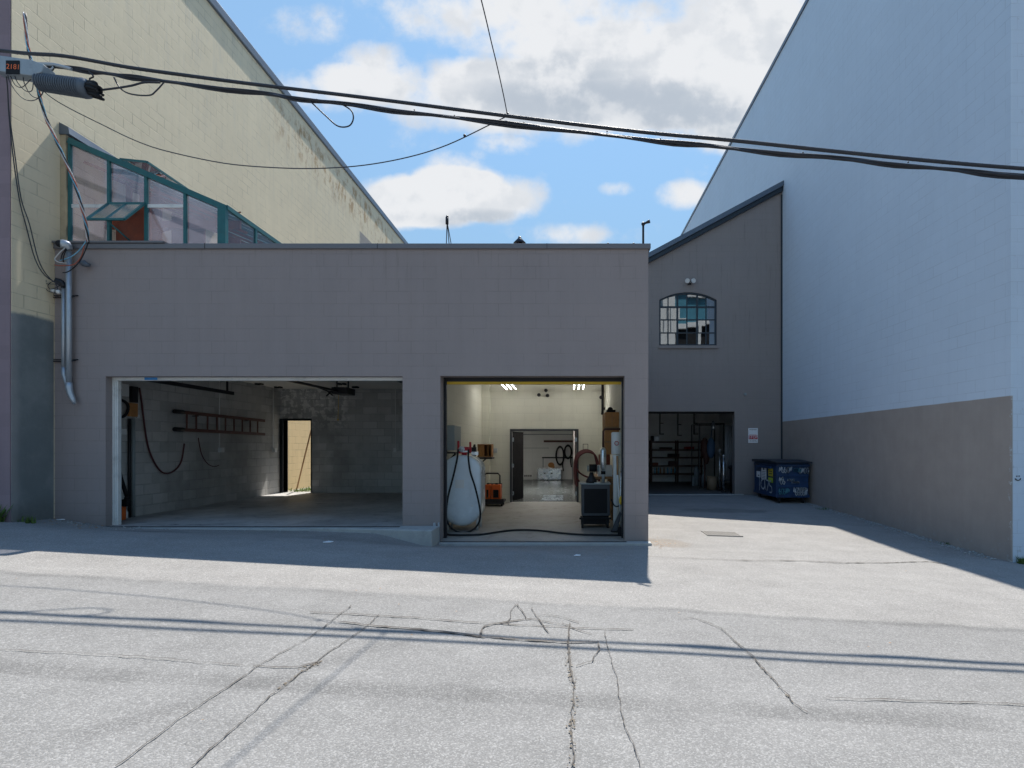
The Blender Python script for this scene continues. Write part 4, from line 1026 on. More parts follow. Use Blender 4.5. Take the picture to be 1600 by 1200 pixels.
# ------------------------------------------------------------------ left garage contents
XW = -8.08
def W1(px, py, off=.03): return PXp(px, py, XW + off)
def wallbox(px0, px1, py0, py1, depth, mat, name, label, cat, bev=.006):
    a = W1(px0, py0); b_ = W1(px1, py1)
    zmid = (py0 + py1) / 2
    Ya, Yb = a.y, b_.y; Ym = (Ya + Yb) / 2
    z1 = H + (CY - py0) / F * Ym; z0 = H + (CY - py1) / F * Ym
    o = MB().box(XW + .002, XW + depth, Ya, Yb, z0, z1).build(name, MAT[mat], bev=bev)
    return tag(o, label, cat)
wb1 = wallbox(189, 200, 600, 619, .05, 'white_plastic', 'control_box', 'white control box high on the left garage wall', 'box')
wallbox(204, 213, 604, 629, .07, 'black_metal', 'wall_heater', 'black unit above the orange case in the left garage', 'unit')
wallbox(201, 214, 630, 651, .05, 'ply', 'wall_crate', 'orange brown case on the left garage wall', 'case')
wallbox(214, 218, 648, 653, .04, 'white_plastic', 'outlet_box', 'small white outlet box under the orange brown case', 'outlet')
mt = wallbox(186, 196, 670, 679, .06, 'white_plastic', 'switch_box', 'white switch box at the left edge of the garage wall', 'switch')
mb = MB(); c = W1(188, 638, .07)
mb.tube([c + Vector((.01 * math.sin(a * 3), .17 * math.cos(a), .155 * math.sin(a))) for a in [i * 2 * math.pi / 24 for i in range(24)]] + [c + Vector((0, .17, 0))], .024, 8)
tag(mb.build('coiled_hose', MAT['rubber']), 'thick black hose coil hanging inside the left garage doorway', 'hose')
for i, px in enumerate((201.5, 207.5)):
    a = W1(px, 654); tag(MB().cyl((XW + .04, a.y, .23), (XW + .04, a.y, a.z), .03 if i else .026, 10).build('wall_conduit', MAT['grey_paint' if i else 'black_metal']), 'dark conduit running up the left garage wall' if not i else 'grey conduit running up the left garage wall', 'conduit')
st = thing('string_trimmer', W1(193, 806, .3), 'black string trimmer leaning in the left garage corner', 'trimmer')
p0, p1 = Vector((-7.72, 9.35, 1.35)), Vector((-7.68, 9.55, .62))
MB().tube([(-7.90, 9.28, 1.36), (-7.84, 9.3, 1.0), (-7.80, 9.4, .62)], .032, 8, 3).build('shaft', MAT['black'], st)
MB().box(-7.88, -7.75, 9.32, 9.42, .48, .60).ball((-7.80, 9.4, .62), .05, 8).build('handle', MAT['black'], st)
MB().box(-7.90, -7.83, 9.30, 9.42, .235, .50).build('engine', MAT['orange_paint'], st, bev=.02)
q = GF(196, 809.5, .23)
tag(MB().tube([(q.x, q.y, .23), (q.x, q.y, .24), (q.x, q.y, .34), (q.x, q.y, .37), (q.x, q.y, .40)], [.035, .04, .04, .018, .016], 12).build('plastic_jug', MAT['white_plastic']), 'white plastic jug on the floor at the left garage entrance', 'jug')
# ladder
ld = thing('ladder', W1(340, 680), 'red brown ladder hung sideways on the left garage wall', 'ladder')
r0a, r0b = W1(273.6, 642.8, .10), W1(413.6, 657.5, .10); r1a, r1b = W1(273.6, 670.8, .10), W1(413.6, 678.5, .10)
for a, b_ in ((r0a, r0b), (r1a, r1b)): MB().bar(a, b_, .035, .07).build('rail', MAT['ladder_red'], ld, bev=.004)
for u in (608, 672, 747, 810, 868, 925, 980, 1033, 1083):
    px = 150 + u / 4.287; Y = (XW + .1) * F / (px - CX); t = (Y - r0a.y) / (r0b.y - r0a.y)
    MB().cyl(r0a.lerp(r0b, t), r1a.lerp(r1b, t), .018, 8).build('rung', MAT['ladder_red'], ld)
MB().cyl(r0a + Vector((0, -.02, 0)), r0a + Vector((0, .22, 0)), .045, 8).cyl(r1a + Vector((0, -.02, 0)), r1a + Vector((0, .22, 0)), .045, 8).build('rubber_foot', MAT['rubber'], ld)
mb = MB()
for t in (.2, .75): q = r0a.lerp(r0b, t); mb.bar((XW + .001, q.y, q.z - .05), (XW + .13, q.y, q.z - .05), .02)
mb.build('wall_hook', MAT['black_metal'], ld)
mb = MB(); mb.tube([W1(x, y, .05) for x, y in ((218, 606), (221, 625), (224, 650), (228, 680), (233, 703), (241, 722), (250, 735), (258, 739.5), (268, 738), (278, 730), (284, 718), (287, 700), (288, 693))], .016, 7, 5)
tag(mb.build('air_hose', MAT['hose_red']), 'dark red air hose sagging along the left garage wall', 'hose')
mb = MB(); mb.tube([W1(x, y, .04) for x, y in ((310, 684), (312, 697), (316, 712), (324, 724), (334, 729), (342, 727))], .010, 6, 5)
tag(mb.build('air_hose', MAT['hose_red']), 'thin faded hose end hanging below the ladder', 'hose')
for i, (px, py0, py1, lab) in enumerate(((343, 608, 700, 'thin conduit drop with outlet crossing the ladder'), (427, 612, 701, 'thin conduit drop with outlet left of the rear door'))):
    a = W1(px, py0, .03); o_ = thing('conduit_drop', (a.x, a.y, W1(px, py1).z), lab, 'conduit')
    z1 = min(3.13, a.z + .4); zb_ = W1(px, py1).z
    MB().cyl((a.x, a.y, zb_), (a.x, a.y, z1), .013, 7).build('pipe', MAT['white_plastic'], o_); MB().box(a.x - .03, a.x + .05, a.y - .01, a.y + .1, zb_ - .1, zb_ + .01).build('outlet', MAT['white_plastic'], o_)
YB = 14.9
a = P(618.5, 700, YB); o_ = thing('conduit_drop', (a.x, YB, a.z), 'thin conduit drop with outlet on the rear garage wall', 'conduit')
MB().cyl((a.x, YB - .02, a.z), (a.x, YB - .02, 3.13), .012, 7).build('pipe', MAT['white_plastic'], o_); MB().box(a.x - .05, a.x + .02, YB - .06, YB - .001, a.z - .12, a.z).build('outlet', MAT['white_plastic'], o_)
op = thing('door_opener', P(536, 612, 13.2), 'black garage door opener hung under the ceiling at the back', 'opener')
a, b_ = P(526, 607, 13.2), P(550, 617, 13.2)
MB().box(a.x, b_.x, 12.9, 13.4, b_.z, a.z).build('motor_box', MAT['black_metal'], op, bev=.01)
mb = MB(); mb.bar((a.x + .05, 13.1, a.z), (a.x + .05, 13.1, 3.14), .03); mb.bar((b_.x - .05, 13.1, a.z), (b_.x - .05, 13.1, 3.14), .03); mb.bar((a.x + .15, 9.2, 2.84), (a.x + .15, 12.9, 2.88), .03, .05)
mb.bar(P(493, 604, 13.4), P(518, 613, 13.4), .05, .03); mb.bar(P(510, 619, 13.3), P(524, 605, 13.3), .03); mb.bar(P(508, 608, 13.3), P(520, 618, 13.3), .03)
mb.build('strut', MAT['black_metal'], op)
mb = MB(); mb.tube([P(529, 617, 13.1), P(528.5, 640, 13.1), P(528, 656, 13.1)], .006, 5); mb.ball(P(528, 656, 13.1), .022, 6); mb.build('pull_cord', MAT['yellow_paint'], op)
tag(MB().tube([P(486.5, 671, 15.3), P(463, 767, 15.65)], .022, 8).build('wooden_pole', MAT['wood']), 'wooden pole leaning outside the rear garage doorway', 'pole')

# ------------------------------------------------------------------ right bay contents
tk = thing('fuel_tank', GF(720, 830, 0), 'white oval steel fuel tank standing on legs in the right bay', 'tank')
TY0, TL = 9.66, .55
tcx = P(721, 0, TY0).x; hw = .345; tzb, tzt = .085, 1.375
def oval(sx, n=14):
    r = hw * sx; zc0, zc1 = tzb + hw * .95, tzt - hw * .74
    return [(tcx + r * math.cos(a), zc1 + .74 * r * math.sin(a)) for a in [math.pi * i / n for i in range(n + 1)]] + [(tcx + r * math.cos(a), zc0 + .95 * r * math.sin(a)) for a in [math.pi + math.pi * i / n for i in range(n + 1)]]
mb = MB(); rings = []
for y, sx in ((TY0 - .055, .55), (TY0 - .045, .78), (TY0 - .02, .93), (TY0, .985), (TY0 + .03, 1.0), (TY0 + .05, 1.012), (TY0 + .07, 1.0), (TY0 + TL, 1.0), (TY0 + TL + .05, .8)):
    rings.append([mb.b.verts.new((x, y, z)) for x, z in oval(sx)])
for A, B in zip(rings, rings[1:]):
    n = len(A)
    for i in range(n):
        f = mb.b.faces.new((A[i], A[(i + 1) % n], B[(i + 1) % n], B[i])); f.smooth = True
mb.b.faces.new(rings[0]); mb.b.faces.new(rings[-1][::-1]); bmesh.ops.recalc_face_normals(mb.b, faces=list(mb.b.faces))
mb.build('tank_body', MAT['tank_paint'], tk)
MB().box(tcx - .10, tcx + .06, TY0 - .062, TY0 - .054, .78, .93).build('data_plate', MAT['white_plastic'], tk)
MB().ball((tcx + .20, TY0 - .03, .46), .03, 8).build('gauge_cap', MAT['white_plastic'], tk)
for dx in (-.27, .27):
    for y in (TY0 + .1, TY0 + TL - .1): MB().cyl((tcx + dx, y, 0), (tcx + dx, y, .36), .022, 8).build('leg', MAT['white_plastic'], tk)
pu = thing('fuel_pump', (tcx + .03, TY0 + .18, tzt), 'red hand fuel pump on top of the white tank', 'pump')
px_ = tcx + .02; py_ = TY0 + .12
MB().cyl((px_, py_ + .04, tzt - .02), (px_, py_ + .04, tzt + .06), .05, 12).box(px_ - .10, px_ + .10, py_ - .05, py_ + .10, tzt + .03, tzt + .15).cyl((px_ - .10, py_, tzt + .04), (px_ - .10, py_, tzt + .26), .022, 8).cyl((px_ + .12, py_, tzt + .04), (px_ + .12, py_, tzt + .24), .022, 8).build('pump_body', MAT['red_paint'], pu, bev=.01)
MB().cyl((px_ - .03, py_ - .06, tzt + .11), (px_ - .03, py_ - .04, tzt + .11), .055, 14).box(px_ - .05, px_ + .08, py_ - .056, py_ - .049, tzt + .05, tzt + .08).box(px_ + .14, px_ + .26, py_ + .0, py_ + .08, tzt + .0, tzt + .06).build('meter_face', MAT['alu'], pu)
mb = MB(); mb.tube([P(x, y, 9.52) for x, y in ((716, 702), (714, 718), (708, 745), (701, 772), (697.5, 795), (698, 812), (704, 824), (715, 831), (728, 832), (740, 827), (748, 817), (750.5, 803), (748, 785), (742, 760), (735, 738), (732, 718), (732, 702))], .017, 8, 5)
mb.build('hose', MAT['rubber'], pu)
tag(MB().box(-2.34 + .002, -2.13, 9.95, 10.55, 1.46, 1.93).build('electrical_cabinet', MAT['grey_paint'], bev=.012), 'grey electrical cabinet on the left wall above the tank', 'cabinet')
MB().box(-2.13, -2.112, 9.93, 9.99, 1.64, 1.74)
tag(MB().box(-2.338, -2.12, 9.95, 10.3, 1.40, 1.425).bar((-2.33, 10.1, 1.2), (-2.14, 10.1, 1.40), .03).build('wall_bracket', MAT['black_metal']), 'black bracket shelf under the grey electrical cabinet', 'bracket')
# wooden cubby on shelf
yq = 13.0; a, b_ = P(746, 714, yq), P(768, 694, yq)
tag(MB().box(-2.338, b_.x + .02, yq - .02, yq + .40, a.z - .05, a.z - .01).bar((-2.33, yq + .2, a.z - .3), (-2.05, yq + .2, a.z - .05), .03).build('wall_shelf', MAT['black_metal']), 'dark shelf carrying wooden boxes behind the tank', 'shelf')
cb = thing('wooden_box', ((a.x + b_.x) / 2, yq, a.z), 'open wooden cubby box on the shelf behind the tank', 'box')
mb = MB(); mb.box(a.x, b_.x, yq + .3, yq + .33, a.z, b_.z); mb.box(a.x, b_.x, yq, yq + .3, a.z, a.z + .02); mb.box(a.x, b_.x, yq, yq + .3, b_.z - .02, b_.z)
for t in (0, .42, .72, .95): x = a.x + (b_.x - a.x) * t; mb.box(x, x + .022, yq + .001, yq + .3, a.z + .02, b_.z - .02)
mb.build('carcass', MAT['ply'], cb)
MB().box(a.x + .03, a.x + .15, yq + .02, yq + .28, a.z + .02, b_.z - .03).build('front_panel', MAT['ply'], cb)
q = P(741, 711, 10.9); tag(MB().box(q.x - .05, q.x + .04, 10.85, 10.95, q.z - .02, q.z + .16).tube([(q.x, 10.9, q.z + .16), (q.x + .01, 10.9, q.z + .22)], [.03, .02], 8).cyl((q.x, 10.9, 1.30), (q.x, 10.9, q.z), .02, 6).build('oil_filter', MAT['black_metal']), 'black filter bottle on the tank behind the pump', 'filter')
# hand cart with orange cases
ct = thing('hand_cart', GF(770, 791, 0), 'black hand cart with looped handle behind the tank', 'cart')
x0, x1, y0 = P(752, 0, 13.55).x, P(787, 0, 13.55).x, 13.55
MB().box(x0, x1, y0, y0 + .5, .10, .15).box(x0, x1, y0 - .012, y0, .06, .19).build('deck', MAT['black_metal'], ct)
hx = P(781, 0, 14.0).x; hl = P(757, 0, 14.0).x
MB().tube([(hl, 14.02, .15), (hl, 14.02, .78), (hl + .05, 14.02, .82), (hx - .05, 14.02, .82), (hx, 14.02, .76), (hx, 14.02, .15)], .02, 8).box(hl + .1, hx + .06, 13.95, 14.01, .44, .56).build('handle', MAT['black_metal'], ct)
for x in (x0 + .06, x1 - .06):
    for y in (y0 + .08, y0 + .42): MB().cyl((x - .02, y, .05), (x + .02, y, .05), .05, 12).build('wheel', MAT['rubber'], ct)
for i, (a_, b2) in enumerate(((757, 766), (767.5, 782))):
    xa, xb = P(a_, 0, 13.6).x, P(b2, 0, 13.6).x
    cs = thing('orange_case', ((xa + xb) / 2, 13.7, .15), 'orange case on the cart, the wide one at the right' if i else 'orange case on the cart, half hidden by the tank', 'case', 'orange cases on the cart')
    MB().box(xa, xb, 13.6, 13.9, .15, .55).build('case_body', MAT['orange_paint'], cs, bev=.02)
    MB().box(xa + .05, xb - .05, 13.592, 13.6, .22, .42).box((xa + xb) / 2 - .03, (xa + xb) / 2 + .03, 13.7, 13.8, .55, .58).build('case_handle', MAT['black'], cs)
for px, py, lab, w in ((774, 704, 'small outlet plate on the back wall by the wooden cubby', .05), (768.5, 717, 'light switch plate on the back wall beside the cubby', .035)):
    q = P(px, py, 14.59); tag(MB().box(q.x - w, q.x + w, 14.572, 14.599, q.z - .06, q.z + .06).box(q.x - .012, q.x + .012, 14.564, 14.572, q.z - .025, q.z + .025).build('wall_plate', MAT['galv' if w > .04 else 'cream']), lab, 'outlet')
for px, py, lab in ((842, 617, 'left dark round pipe stub high on the back wall'), (853, 610, 'uppermost dark pipe stub high on the back wall'), (855.5, 618, 'lower right dark pipe stub high on the back wall')):
    q = P(px, py, 14.6); tag(MB().cyl((q.x, 14.48, q.z), (q.x, 14.599, q.z), .028, 10).cyl((q.x, 14.585, q.z), (q.x, 14.599, q.z), .05, 10).build('pipe_stub', MAT['black_metal']), lab, 'pipe stub', 'pipe stubs on the back wall')
# fluorescent lights
def fluo(x, y0, y1, z, label, tm='tube_light'):
    o = thing('ceiling_light', (x, (y0 + y1) / 2, z), label, 'light', 'fluorescent lights')
    MB().box(x - .13, x + .13, y0, y1, z + .10, z + .14).bar((x, y0 + .2, z + .09), (x, y0 + .2, 3.22 if z > 3 else 2.85), .015).bar((x, y1 - .2, z + .09), (x, y1 - .2, 3.22 if z > 3 else 2.85), .015).build('fixture', MAT['grey_paint'], o)
    for dx in (-.12, .0, .12): MB().cyl((x + dx, y0 + .04, z), (x + dx, y1 - .04, z), .014, 8).build('tube', MAT[tm], o)
fluo(-1.52, 12.9, 14.2, 3.06, 'lit fluorescent light on the bay ceiling, left one'); fluo(.27, 12.9, 14.2, 3.06, 'lit fluorescent light on the bay ceiling, right one')
fluo(-.7, 17.5, 19.0, 2.70, 'lit fluorescent light in the inner room, mirrored in its shiny floor', 'tube_bright')
# inner room things
YI = 24.55
case_a, case_b = P(839, 749, 23.8), P(878, 731, 23.8)
mc = thing('metal_case', ((case_a.x + case_b.x) / 2, 23.8, 0), 'shiny aluminium chest against the far wall of the inner room', 'chest')
MB().box(case_a.x, case_b.x, 23.8, 24.35, .0, case_b.z).build('case_body', MAT['alu'], mc, bev=.05)
for px in (851, 862): q = P(px, 739.5, 23.8); MB().box(q.x - .04, q.x + .04, 23.785, 23.80, q.z - .03, q.z + .03).build('latch', MAT['black'], mc)
q = P(861, 728, 23.9); tag(MB().ball((q.x, 24.0, case_b.z + .12), .15, 10, (1, .7, .8)).box(q.x - .02, q.x + .16, 23.95, 24.1, case_b.z, case_b.z + .06).build('shop_rag', MAT['ply']), 'crumpled orange brown rag on the aluminium chest', 'rag')
for cxp, cyp, rx, ry, lab in ((875, 712, 6.2, 13.5, 'left black hose coil on the far wall of the inner room'), (887.5, 706, 5.6, 9.5, 'right black hose coil on the far wall of the inner room')):
    mb = MB()
    for j in range(3):
        mb.tube([P(cxp + (rx - .2 * j) * math.cos(t), cyp + (ry + .5 * j) * math.sin(t), YI - .05 - .05 * j) for t in [i * 2 * math.pi / 22 for i in range(23)]], .042, 6)
    mb.tube([P(cxp + 5, cyp + 8, YI - .1), P(cxp + 4, cyp + 15, YI - .1), P(cxp + 5.5, cyp + 24, YI - .1)], .03, 6, 3)
    tag(mb.build('coiled_hose', MAT['rubber']), lab, 'hose', 'hose coils in the inner room')
a, b_ = P(850, 691, YI), P(896, 688, YI)
tag(MB().box(a.x, b_.x, YI - .25, YI + .04, a.z, b_.z).build('wall_shelf', MAT['brown_frame']), 'dark brown shelf board high in the inner room', 'shelf')
a, b_ = P(847, 716, YI), P(896, 714, YI)
rk = thing('pipe_rack', (a.x, YI, 0), 'thin dark table rail behind the aluminium chest', 'rack')
MB().box(a.x, b_.x, YI - .1, YI - .04, a.z, b_.z).build('rail', MAT['black_metal'], rk)
for x in (a.x + .05, b_.x - .05): MB().bar((x, YI - .07, 0), (x, YI - .07, a.z), .04).build('leg', MAT['grey_paint'], rk)
a, b_ = P(818, 748, 24.4), P(832, 741, 24.4)
vg = tag(MB().box(a.x, b_.x, 24.3, 24.58, 0.0, b_.z).build('floor_heater', MAT['white_plastic'], bev=.01), 'low white heater with dark slots left of the chest', 'heater')
mb = MB()
for i in range(4): x = a.x + .05 + i * .09; mb.box(x, x + .05, 24.29, 24.302, .14, .22)
mb.build('grille', MAT['black'], vg)
mb = MB()  # bright plates added in place of light stripes reflected in the floor
for i in range(4): y = GF(0, 781 - i * 2.1, 0).y; mb.box(P(848, 0, 16).x, P(880, 0, 16).x, y - .1, y + .06, 0.001, .012)
tag(mb.build('glint_plate', MAT['alu']), 'bright metal plates added for the light stripes on the inner room floor', 'plate')
# right side of bay: hose, cabinet, etc.
hs = thing('air_hose', P(916, 756, 14.5), 'coil of dark red hose hung on the wall right of the doors', 'hose')
mb = MB()
for j in range(4):
    w = j * .035; mb.tube([P(x + j * .9 - 1, y + j * 1.1, 14.50 - .025 * j) for x, y in ((900, 757), (898.5, 740), (899, 722), (903, 710), (911, 704), (920, 703.5), (928, 708), (932, 718), (934, 735), (935, 750))], .026, 7, 5)
mb.tube([P(x, y, 14.40) for x, y in ((901, 732), (906, 739), (914, 744), (920, 746))], .024, 7, 4); mb.tube([P(x, y, 14.42) for x, y in ((900, 745), (906, 753), (916, 757), (930, 752), (936, 740))], .024, 7, 4)
mb.build('hose_coil', MAT['hose_red'], hs)
a, b_ = P(911, 703, 14.55), P(918.5, 694, 14.55)
mb = MB()
for p_, q_ in (((a.x, a.z), (b_.x, a.z)), ((b_.x, a.z), (b_.x, b_.z)), ((b_.x, b_.z), (a.x, b_.z)), ((a.x, b_.z), (a.x, a.z))): mb.bar((p_[0], 14.5, p_[1]), (q_[0], 14.5, q_[1]), .014)
mb.bar((a.x, 14.5, a.z), (a.x, 14.6, a.z), .014); mb.bar((b_.x, 14.5, a.z), (b_.x, 14.6, a.z), .014)
mb.build('hanger', MAT['black_metal'], hs)
YK = 9.95
hk = thing('shop_heater', GF(930, 825, 0), 'black wheeled shop cabinet with a dark framed front panel', 'cabinet')
kx0, kx1 = P(908.5, 0, YK).x, P(953, 0, YK).x; kz1 = P(0, 757, YK).z; kz0 = P(0, 806, YK).z
MB().prism([(kx0, kz0), (kx1, kz0), (kx1, kz1), (kx0, kz1)], YK, YK + .5, 'y', []).build('case', MAT['framegrey'], hk, bev=.008)
MB().box(kx0 + .05, kx1 - .05, YK - .006, YK + .01, kz0 + .05, kz1 - .08).build('front_panel', MAT['black'], hk)
MB().box(kx0 - .03, kx1 + .02, YK - .02, YK + .55, kz1 + .001, kz1 + .02).build('top_plate', MAT['grey_paint'], hk)
MB().box(kx0 + .02, kx1 - .02, YK + .03, YK + .5, .07, kz0).box(kx0 - .04, kx1 + .02, YK - .03, YK + .02, .17, .20).build('base', MAT['black'], hk)
for x in (kx0 + .02, kx1 - .04):
    for y in (YK + .02, YK + .45): MB().cyl((x - .02, y, .06), (x + .02, y, .06), .06, 12).box(x - .03, x + .03, y - .03, y + .03, .1, .17).build('caster', MAT['rubber'], hk)
gr = thing('bench_grinder', P(924, 756, YK + .25), 'black bench grinder standing on the shop cabinet', 'grinder')
gzt = kz1 + .021; gx = P(924, 0, YK + .2).x
MB().tube([(gx, YK + .2, gzt), (gx, YK + .2, gzt + .05), (gx, YK + .2, gzt + .13), (gx, YK + .2, gzt + .2)], [.11, .10, .05, .035], 12).build('stand', MAT['black_metal'], gr)
MB().cyl((gx - .04, YK + .2, gzt + .28), (gx + .1, YK + .2, gzt + .28), .075, 14).build('motor', MAT['black'], gr)
MB().cyl((gx - .08, YK + .2, gzt + .27), (gx - .05, YK + .2, gzt + .27), .06, 14).cyl((gx + .11, YK + .2, gzt + .27), (gx + .14, YK + .2, gzt + .27), .06, 14).build('grinding_wheel', MAT['grey_paint'], gr)
tag(MB().box(gx + .05, gx + .15, YK + .02, YK + .12, gzt, gzt + .012).build('paper_pad', MAT['white_plastic']), 'small white pad on the front edge of the shop cabinet', 'pad')
ex = thing('exhaust_stack', P(942.5, 757, YK + .3), 'silver exhaust cylinder with dark pipe rising beside the wooden crate', 'exhaust')
yx = YK + .28; exx = P(942.5, 0, yx).x
zz_ = lambda py: P(0, py, yx).z
MB().tube([(exx, yx, zz_(699)), (exx, yx, zz_(703)), (exx, yx, zz_(731)), (exx, yx, zz_(733))], [.03, .058, .058, .045], 14).build('canister', MAT['alu'], ex)
MB().cyl((exx, yx, gzt), (exx, yx, zz_(733)), .03, 10).build('stem', MAT['galv'], ex); MB().cyl((exx, yx, zz_(741)), (exx, yx, zz_(736)), .045, 10).build('clamp', MAT['black'], ex)
MB().tube([(exx - .0, yx, zz_(699)), (exx, yx, zz_(674)), (exx + .03, yx, zz_(670.5)), (P(972, 0, yx).x, yx, zz_(670.5))], .02, 8).build('pipe', MAT['brown_frame'], ex)
wbn = thing('workbench', (P(945, 0, 11).x, 11, 0), 'brown wooden workbench behind the shop cabinet', 'workbench')
wx0, wx1 = P(925, 0, 11).x, .98; wz = P(0, 745, 11).z
MB().box(wx0, wx1, 11, 12.2, wz - .05, wz).build('bench_top', MAT['wood'], wbn); 
for x in (wx0 + .05, wx1 - .05):
    for y in (11.06, 12.1): MB().box(x - .04, x + .04, y - .04, y + .04, 0, wz - .05).build('leg', MAT['wood'], wbn)
a, b_ = P(934.5, 743.5, 11.1), P(957, 727, 11.1)
tag(MB().box(a.x, b_.x, 11.1, 11.35, wz + .001, b_.z).build('storage_bin', MAT['white_plastic'], bev=.01), 'white bin on the wooden workbench by the exhaust canister', 'bin')
tag(MB().box(a.x + .05, b_.x - .02, 11.45, 11.8, wz + .001, b_.z + .22).build('storage_bin', MAT['redwood'], bev=.01), 'brown box on the workbench behind the white bin', 'box')
a, b_ = P(945.5, 710, 10.45), P(970, 644, 10.45)
cr = thing('wall_cabinet', ((a.x + .99) / 2, 10.5, a.z), 'tall orange plywood cabinet on the right bay wall', 'cabinet')
MB().box(a.x, .998, 10.45, 11.3, a.z, b_.z).build('carcass', MAT['ply'], cr, bev=.006)
mb = MB()
for t in (.28, .62): mb.box(a.x - .012, .99, 10.435, 10.45, a.z + (b_.z - a.z) * t, a.z + (b_.z - a.z) * t + .03)
for t in (.3, .65): mb.box(a.x - .008, a.x - .001, 10.45 + .8 * t, 10.45 + .8 * t + .03, a.z, b_.z - .02)
mb.box((a.x + .99) / 2, (a.x + .99) / 2 + .008, 10.44, 10.45, a.z, b_.z)
mb.build('batten', MAT['wood'], cr)
tag(MB().box(a.x + .05, a.x + .22, 10.6, 10.9, b_.z + .001, b_.z + .06).ball((a.x + .12, 10.7, b_.z + .06), .06, 8).build('tool_pouch', MAT['black']), 'black tool lying on top of the plywood cabinet', 'tool')
gp = thing('gas_pipe', (P(947, 0, 14.4).x, 14.4, 2.2), 'black pipe with a valve coming down the rear right corner', 'pipe')
a = Vector((.93, 14.4, 3.2)); MB().tube([(a.x, 14.4, 3.22), (a.x, 14.4, P(0, 642, 14.4).z), (a.x, 14.58, P(0, 646, 14.4).z)], .035, 8).build('pipe', MAT['black'], gp)
MB().ball((a.x - .04, 14.38, P(0, 621, 14.4).z), .055, 8).bar((a.x, 14.4, P(0, 640, 14.4).z), (a.x + .1, 14.4, P(0, 637, 14.4).z), .06).build('valve', MAT['black_metal'], gp)
wt = thing('water_cylinder', (.86, 9.55, 0), 'tall white cylinder with red ring mark at the right jamb', 'cylinder')
MB().tube([(.86, 9.55, .05), (.86, 9.55, 1.3), (.86, 9.55, 1.38)], [.055, .055, .07], 14).build('column', MAT['white_plastic'], wt)
MB().tube([(.86, 9.55, 1.39), (.86, 9.55, 1.40), (.86, 9.55, 1.77), (.86, 9.55, 1.79)], [.07, .088, .088, .07], 18).build('tank', MAT['white_plastic'], wt)
MB().cyl((.86, 9.55, .0), (.86, 9.55, .05), .10, 14).build('foot', MAT['black_metal'], wt)
MB().tube([(.86 + .035 * math.cos(t), 9.455, 1.59 + .035 * math.sin(t)) for t in [i * 2 * math.pi / 16 for i in range(17)]], .007, 5).build('ring_mark', MAT['red_paint'], wt)
br = thing('push_broom', GF(966, 826, 0), 'broom with wooden grip and pale handle leaning at the right jamb', 'broom')
MB().tube([P(965, 742, 9.25), P(969, 800, 9.25)], .012, 8).build('handle', MAT['white_plastic'], br); MB().tube([P(964.5, 712, 9.25), P(965, 742, 9.25)], [.022, .017], 8).build('grip', MAT['wood'], br)
MB().prism([(P(969, 0, 9.2).x, P(0, 798, 9.2).z), (P(971, 0, 9.2).x, P(0, 803, 9.2).z), (P(964, 0, 9.2).x, P(0, 829, 9.2).z), (P(955, 0, 9.2).x, P(0, 829, 9.2).z)], 9.18, 9.24).build('blade', MAT['framegrey'], br)
sq = thing('squeegee', GF(970, 826, 0), 'thin blue white pole with yellow rag at the right jamb', 'pole')
MB().tube([P(971, 725, 9.2), P(969, 780, 9.2), P(970, 826, 9.2)], .010, 8).build('handle', MAT['alu'], sq); MB().ball(P(971, 737, 9.2), .02, 8).build('joint', MAT['black'], sq)
MB().ball(P(970, 782, 9.18), .055, 8, (.6, .5, 1.4)).build('rag', MAT['yellow_paint'], sq); MB().box(.86, .92, 9.15, 9.25, .001, .14).build('head', MAT['black'], sq)
mb = MB(); mb.tube([P(x, y, 9.3) for x, y in ((955, 780), (960, 790), (966, 791), (973, 786))], .012, 6, 4); tag(mb.build('bungee_cord', MAT['rubber']), 'short black cord looped around the brooms', 'cord')
mb = MB(); mb.tube([GF(x, y, .018) for x, y in ((697, 833), (702, 835.5), (725, 836), (752, 835), (775, 831.5), (800, 828.5), (825, 828), (850, 829.5), (875, 832.5), (905, 835), (940, 836), (972, 836))], .017, 8, 5)
tag(mb.build('floor_hose', MAT['rubber']), 'long black hose lying across the right bay floor', 'hose')

# ------------------------------------------------------------------ contents of the rear open bay
YS = 22.4
sh = thing('storage_rack', (4.5, YS, .01), 'dark brown storage rack with five shelves in the rear bay', 'rack')
ux = [P(p, 0, YS).x for p in (1018, 1059, 1096)]
for x in ux:
    for y in (YS, YS + .42): MB().box(x - .03, x + .03, y - .02, y + .02, .01, 1.78).build('upright', MAT['brown_frame'], sh)
for py in (690.5, 703, 715, 728, 740.5):
    z = P(0, py, YS).z; MB().box(ux[0] - .04, ux[2] + .05, YS - .03, YS + .44, z - .03, z + .02).build('shelf', MAT['brown_frame'], sh)
zs_ = P(0, 740.5, YS).z + .021
cols = (('white_plastic', 'white bottle on the lowest shelf of the rack'), ('blue_wire', 'pale blue bottle on the lowest shelf of the rack'), ('wood', 'brown bottle on the lowest shelf of the rack'))
for j, (mname, lab) in enumerate(cols):
    first = None
    for i in range(13):
        if (i * 7 + i // 3) % 3 != j: continue
        x = ux[0] + .08 + i * .077
        if first is None:
            mb = MB(); mb.tube([(x, YS + .08, zs_), (x, YS + .08, zs_ + .17), (x, YS + .08, zs_ + .20), (x, YS + .08, zs_ + .25)], [.03, .03, .014, .014], 10)
            first = tag(mb.build('bottle', MAT[mname]), lab, 'bottle', 'bottles on the low shelf: ' + mname.split('_')[0])
        else:
            c_ = first.copy(); COL.objects.link(c_); c_.location = (x, YS + .08, zs_)
def shelfbox(px0, px1, py0, py1, mat, name, lab, cat):
    a, b_ = P(px0, py1, YS), P(px1, py0, YS); tag(MB().box(a.x, b_.x, YS + .03, YS + .33, a.z, b_.z).build(name, MAT[mat], bev=.015), lab, cat)
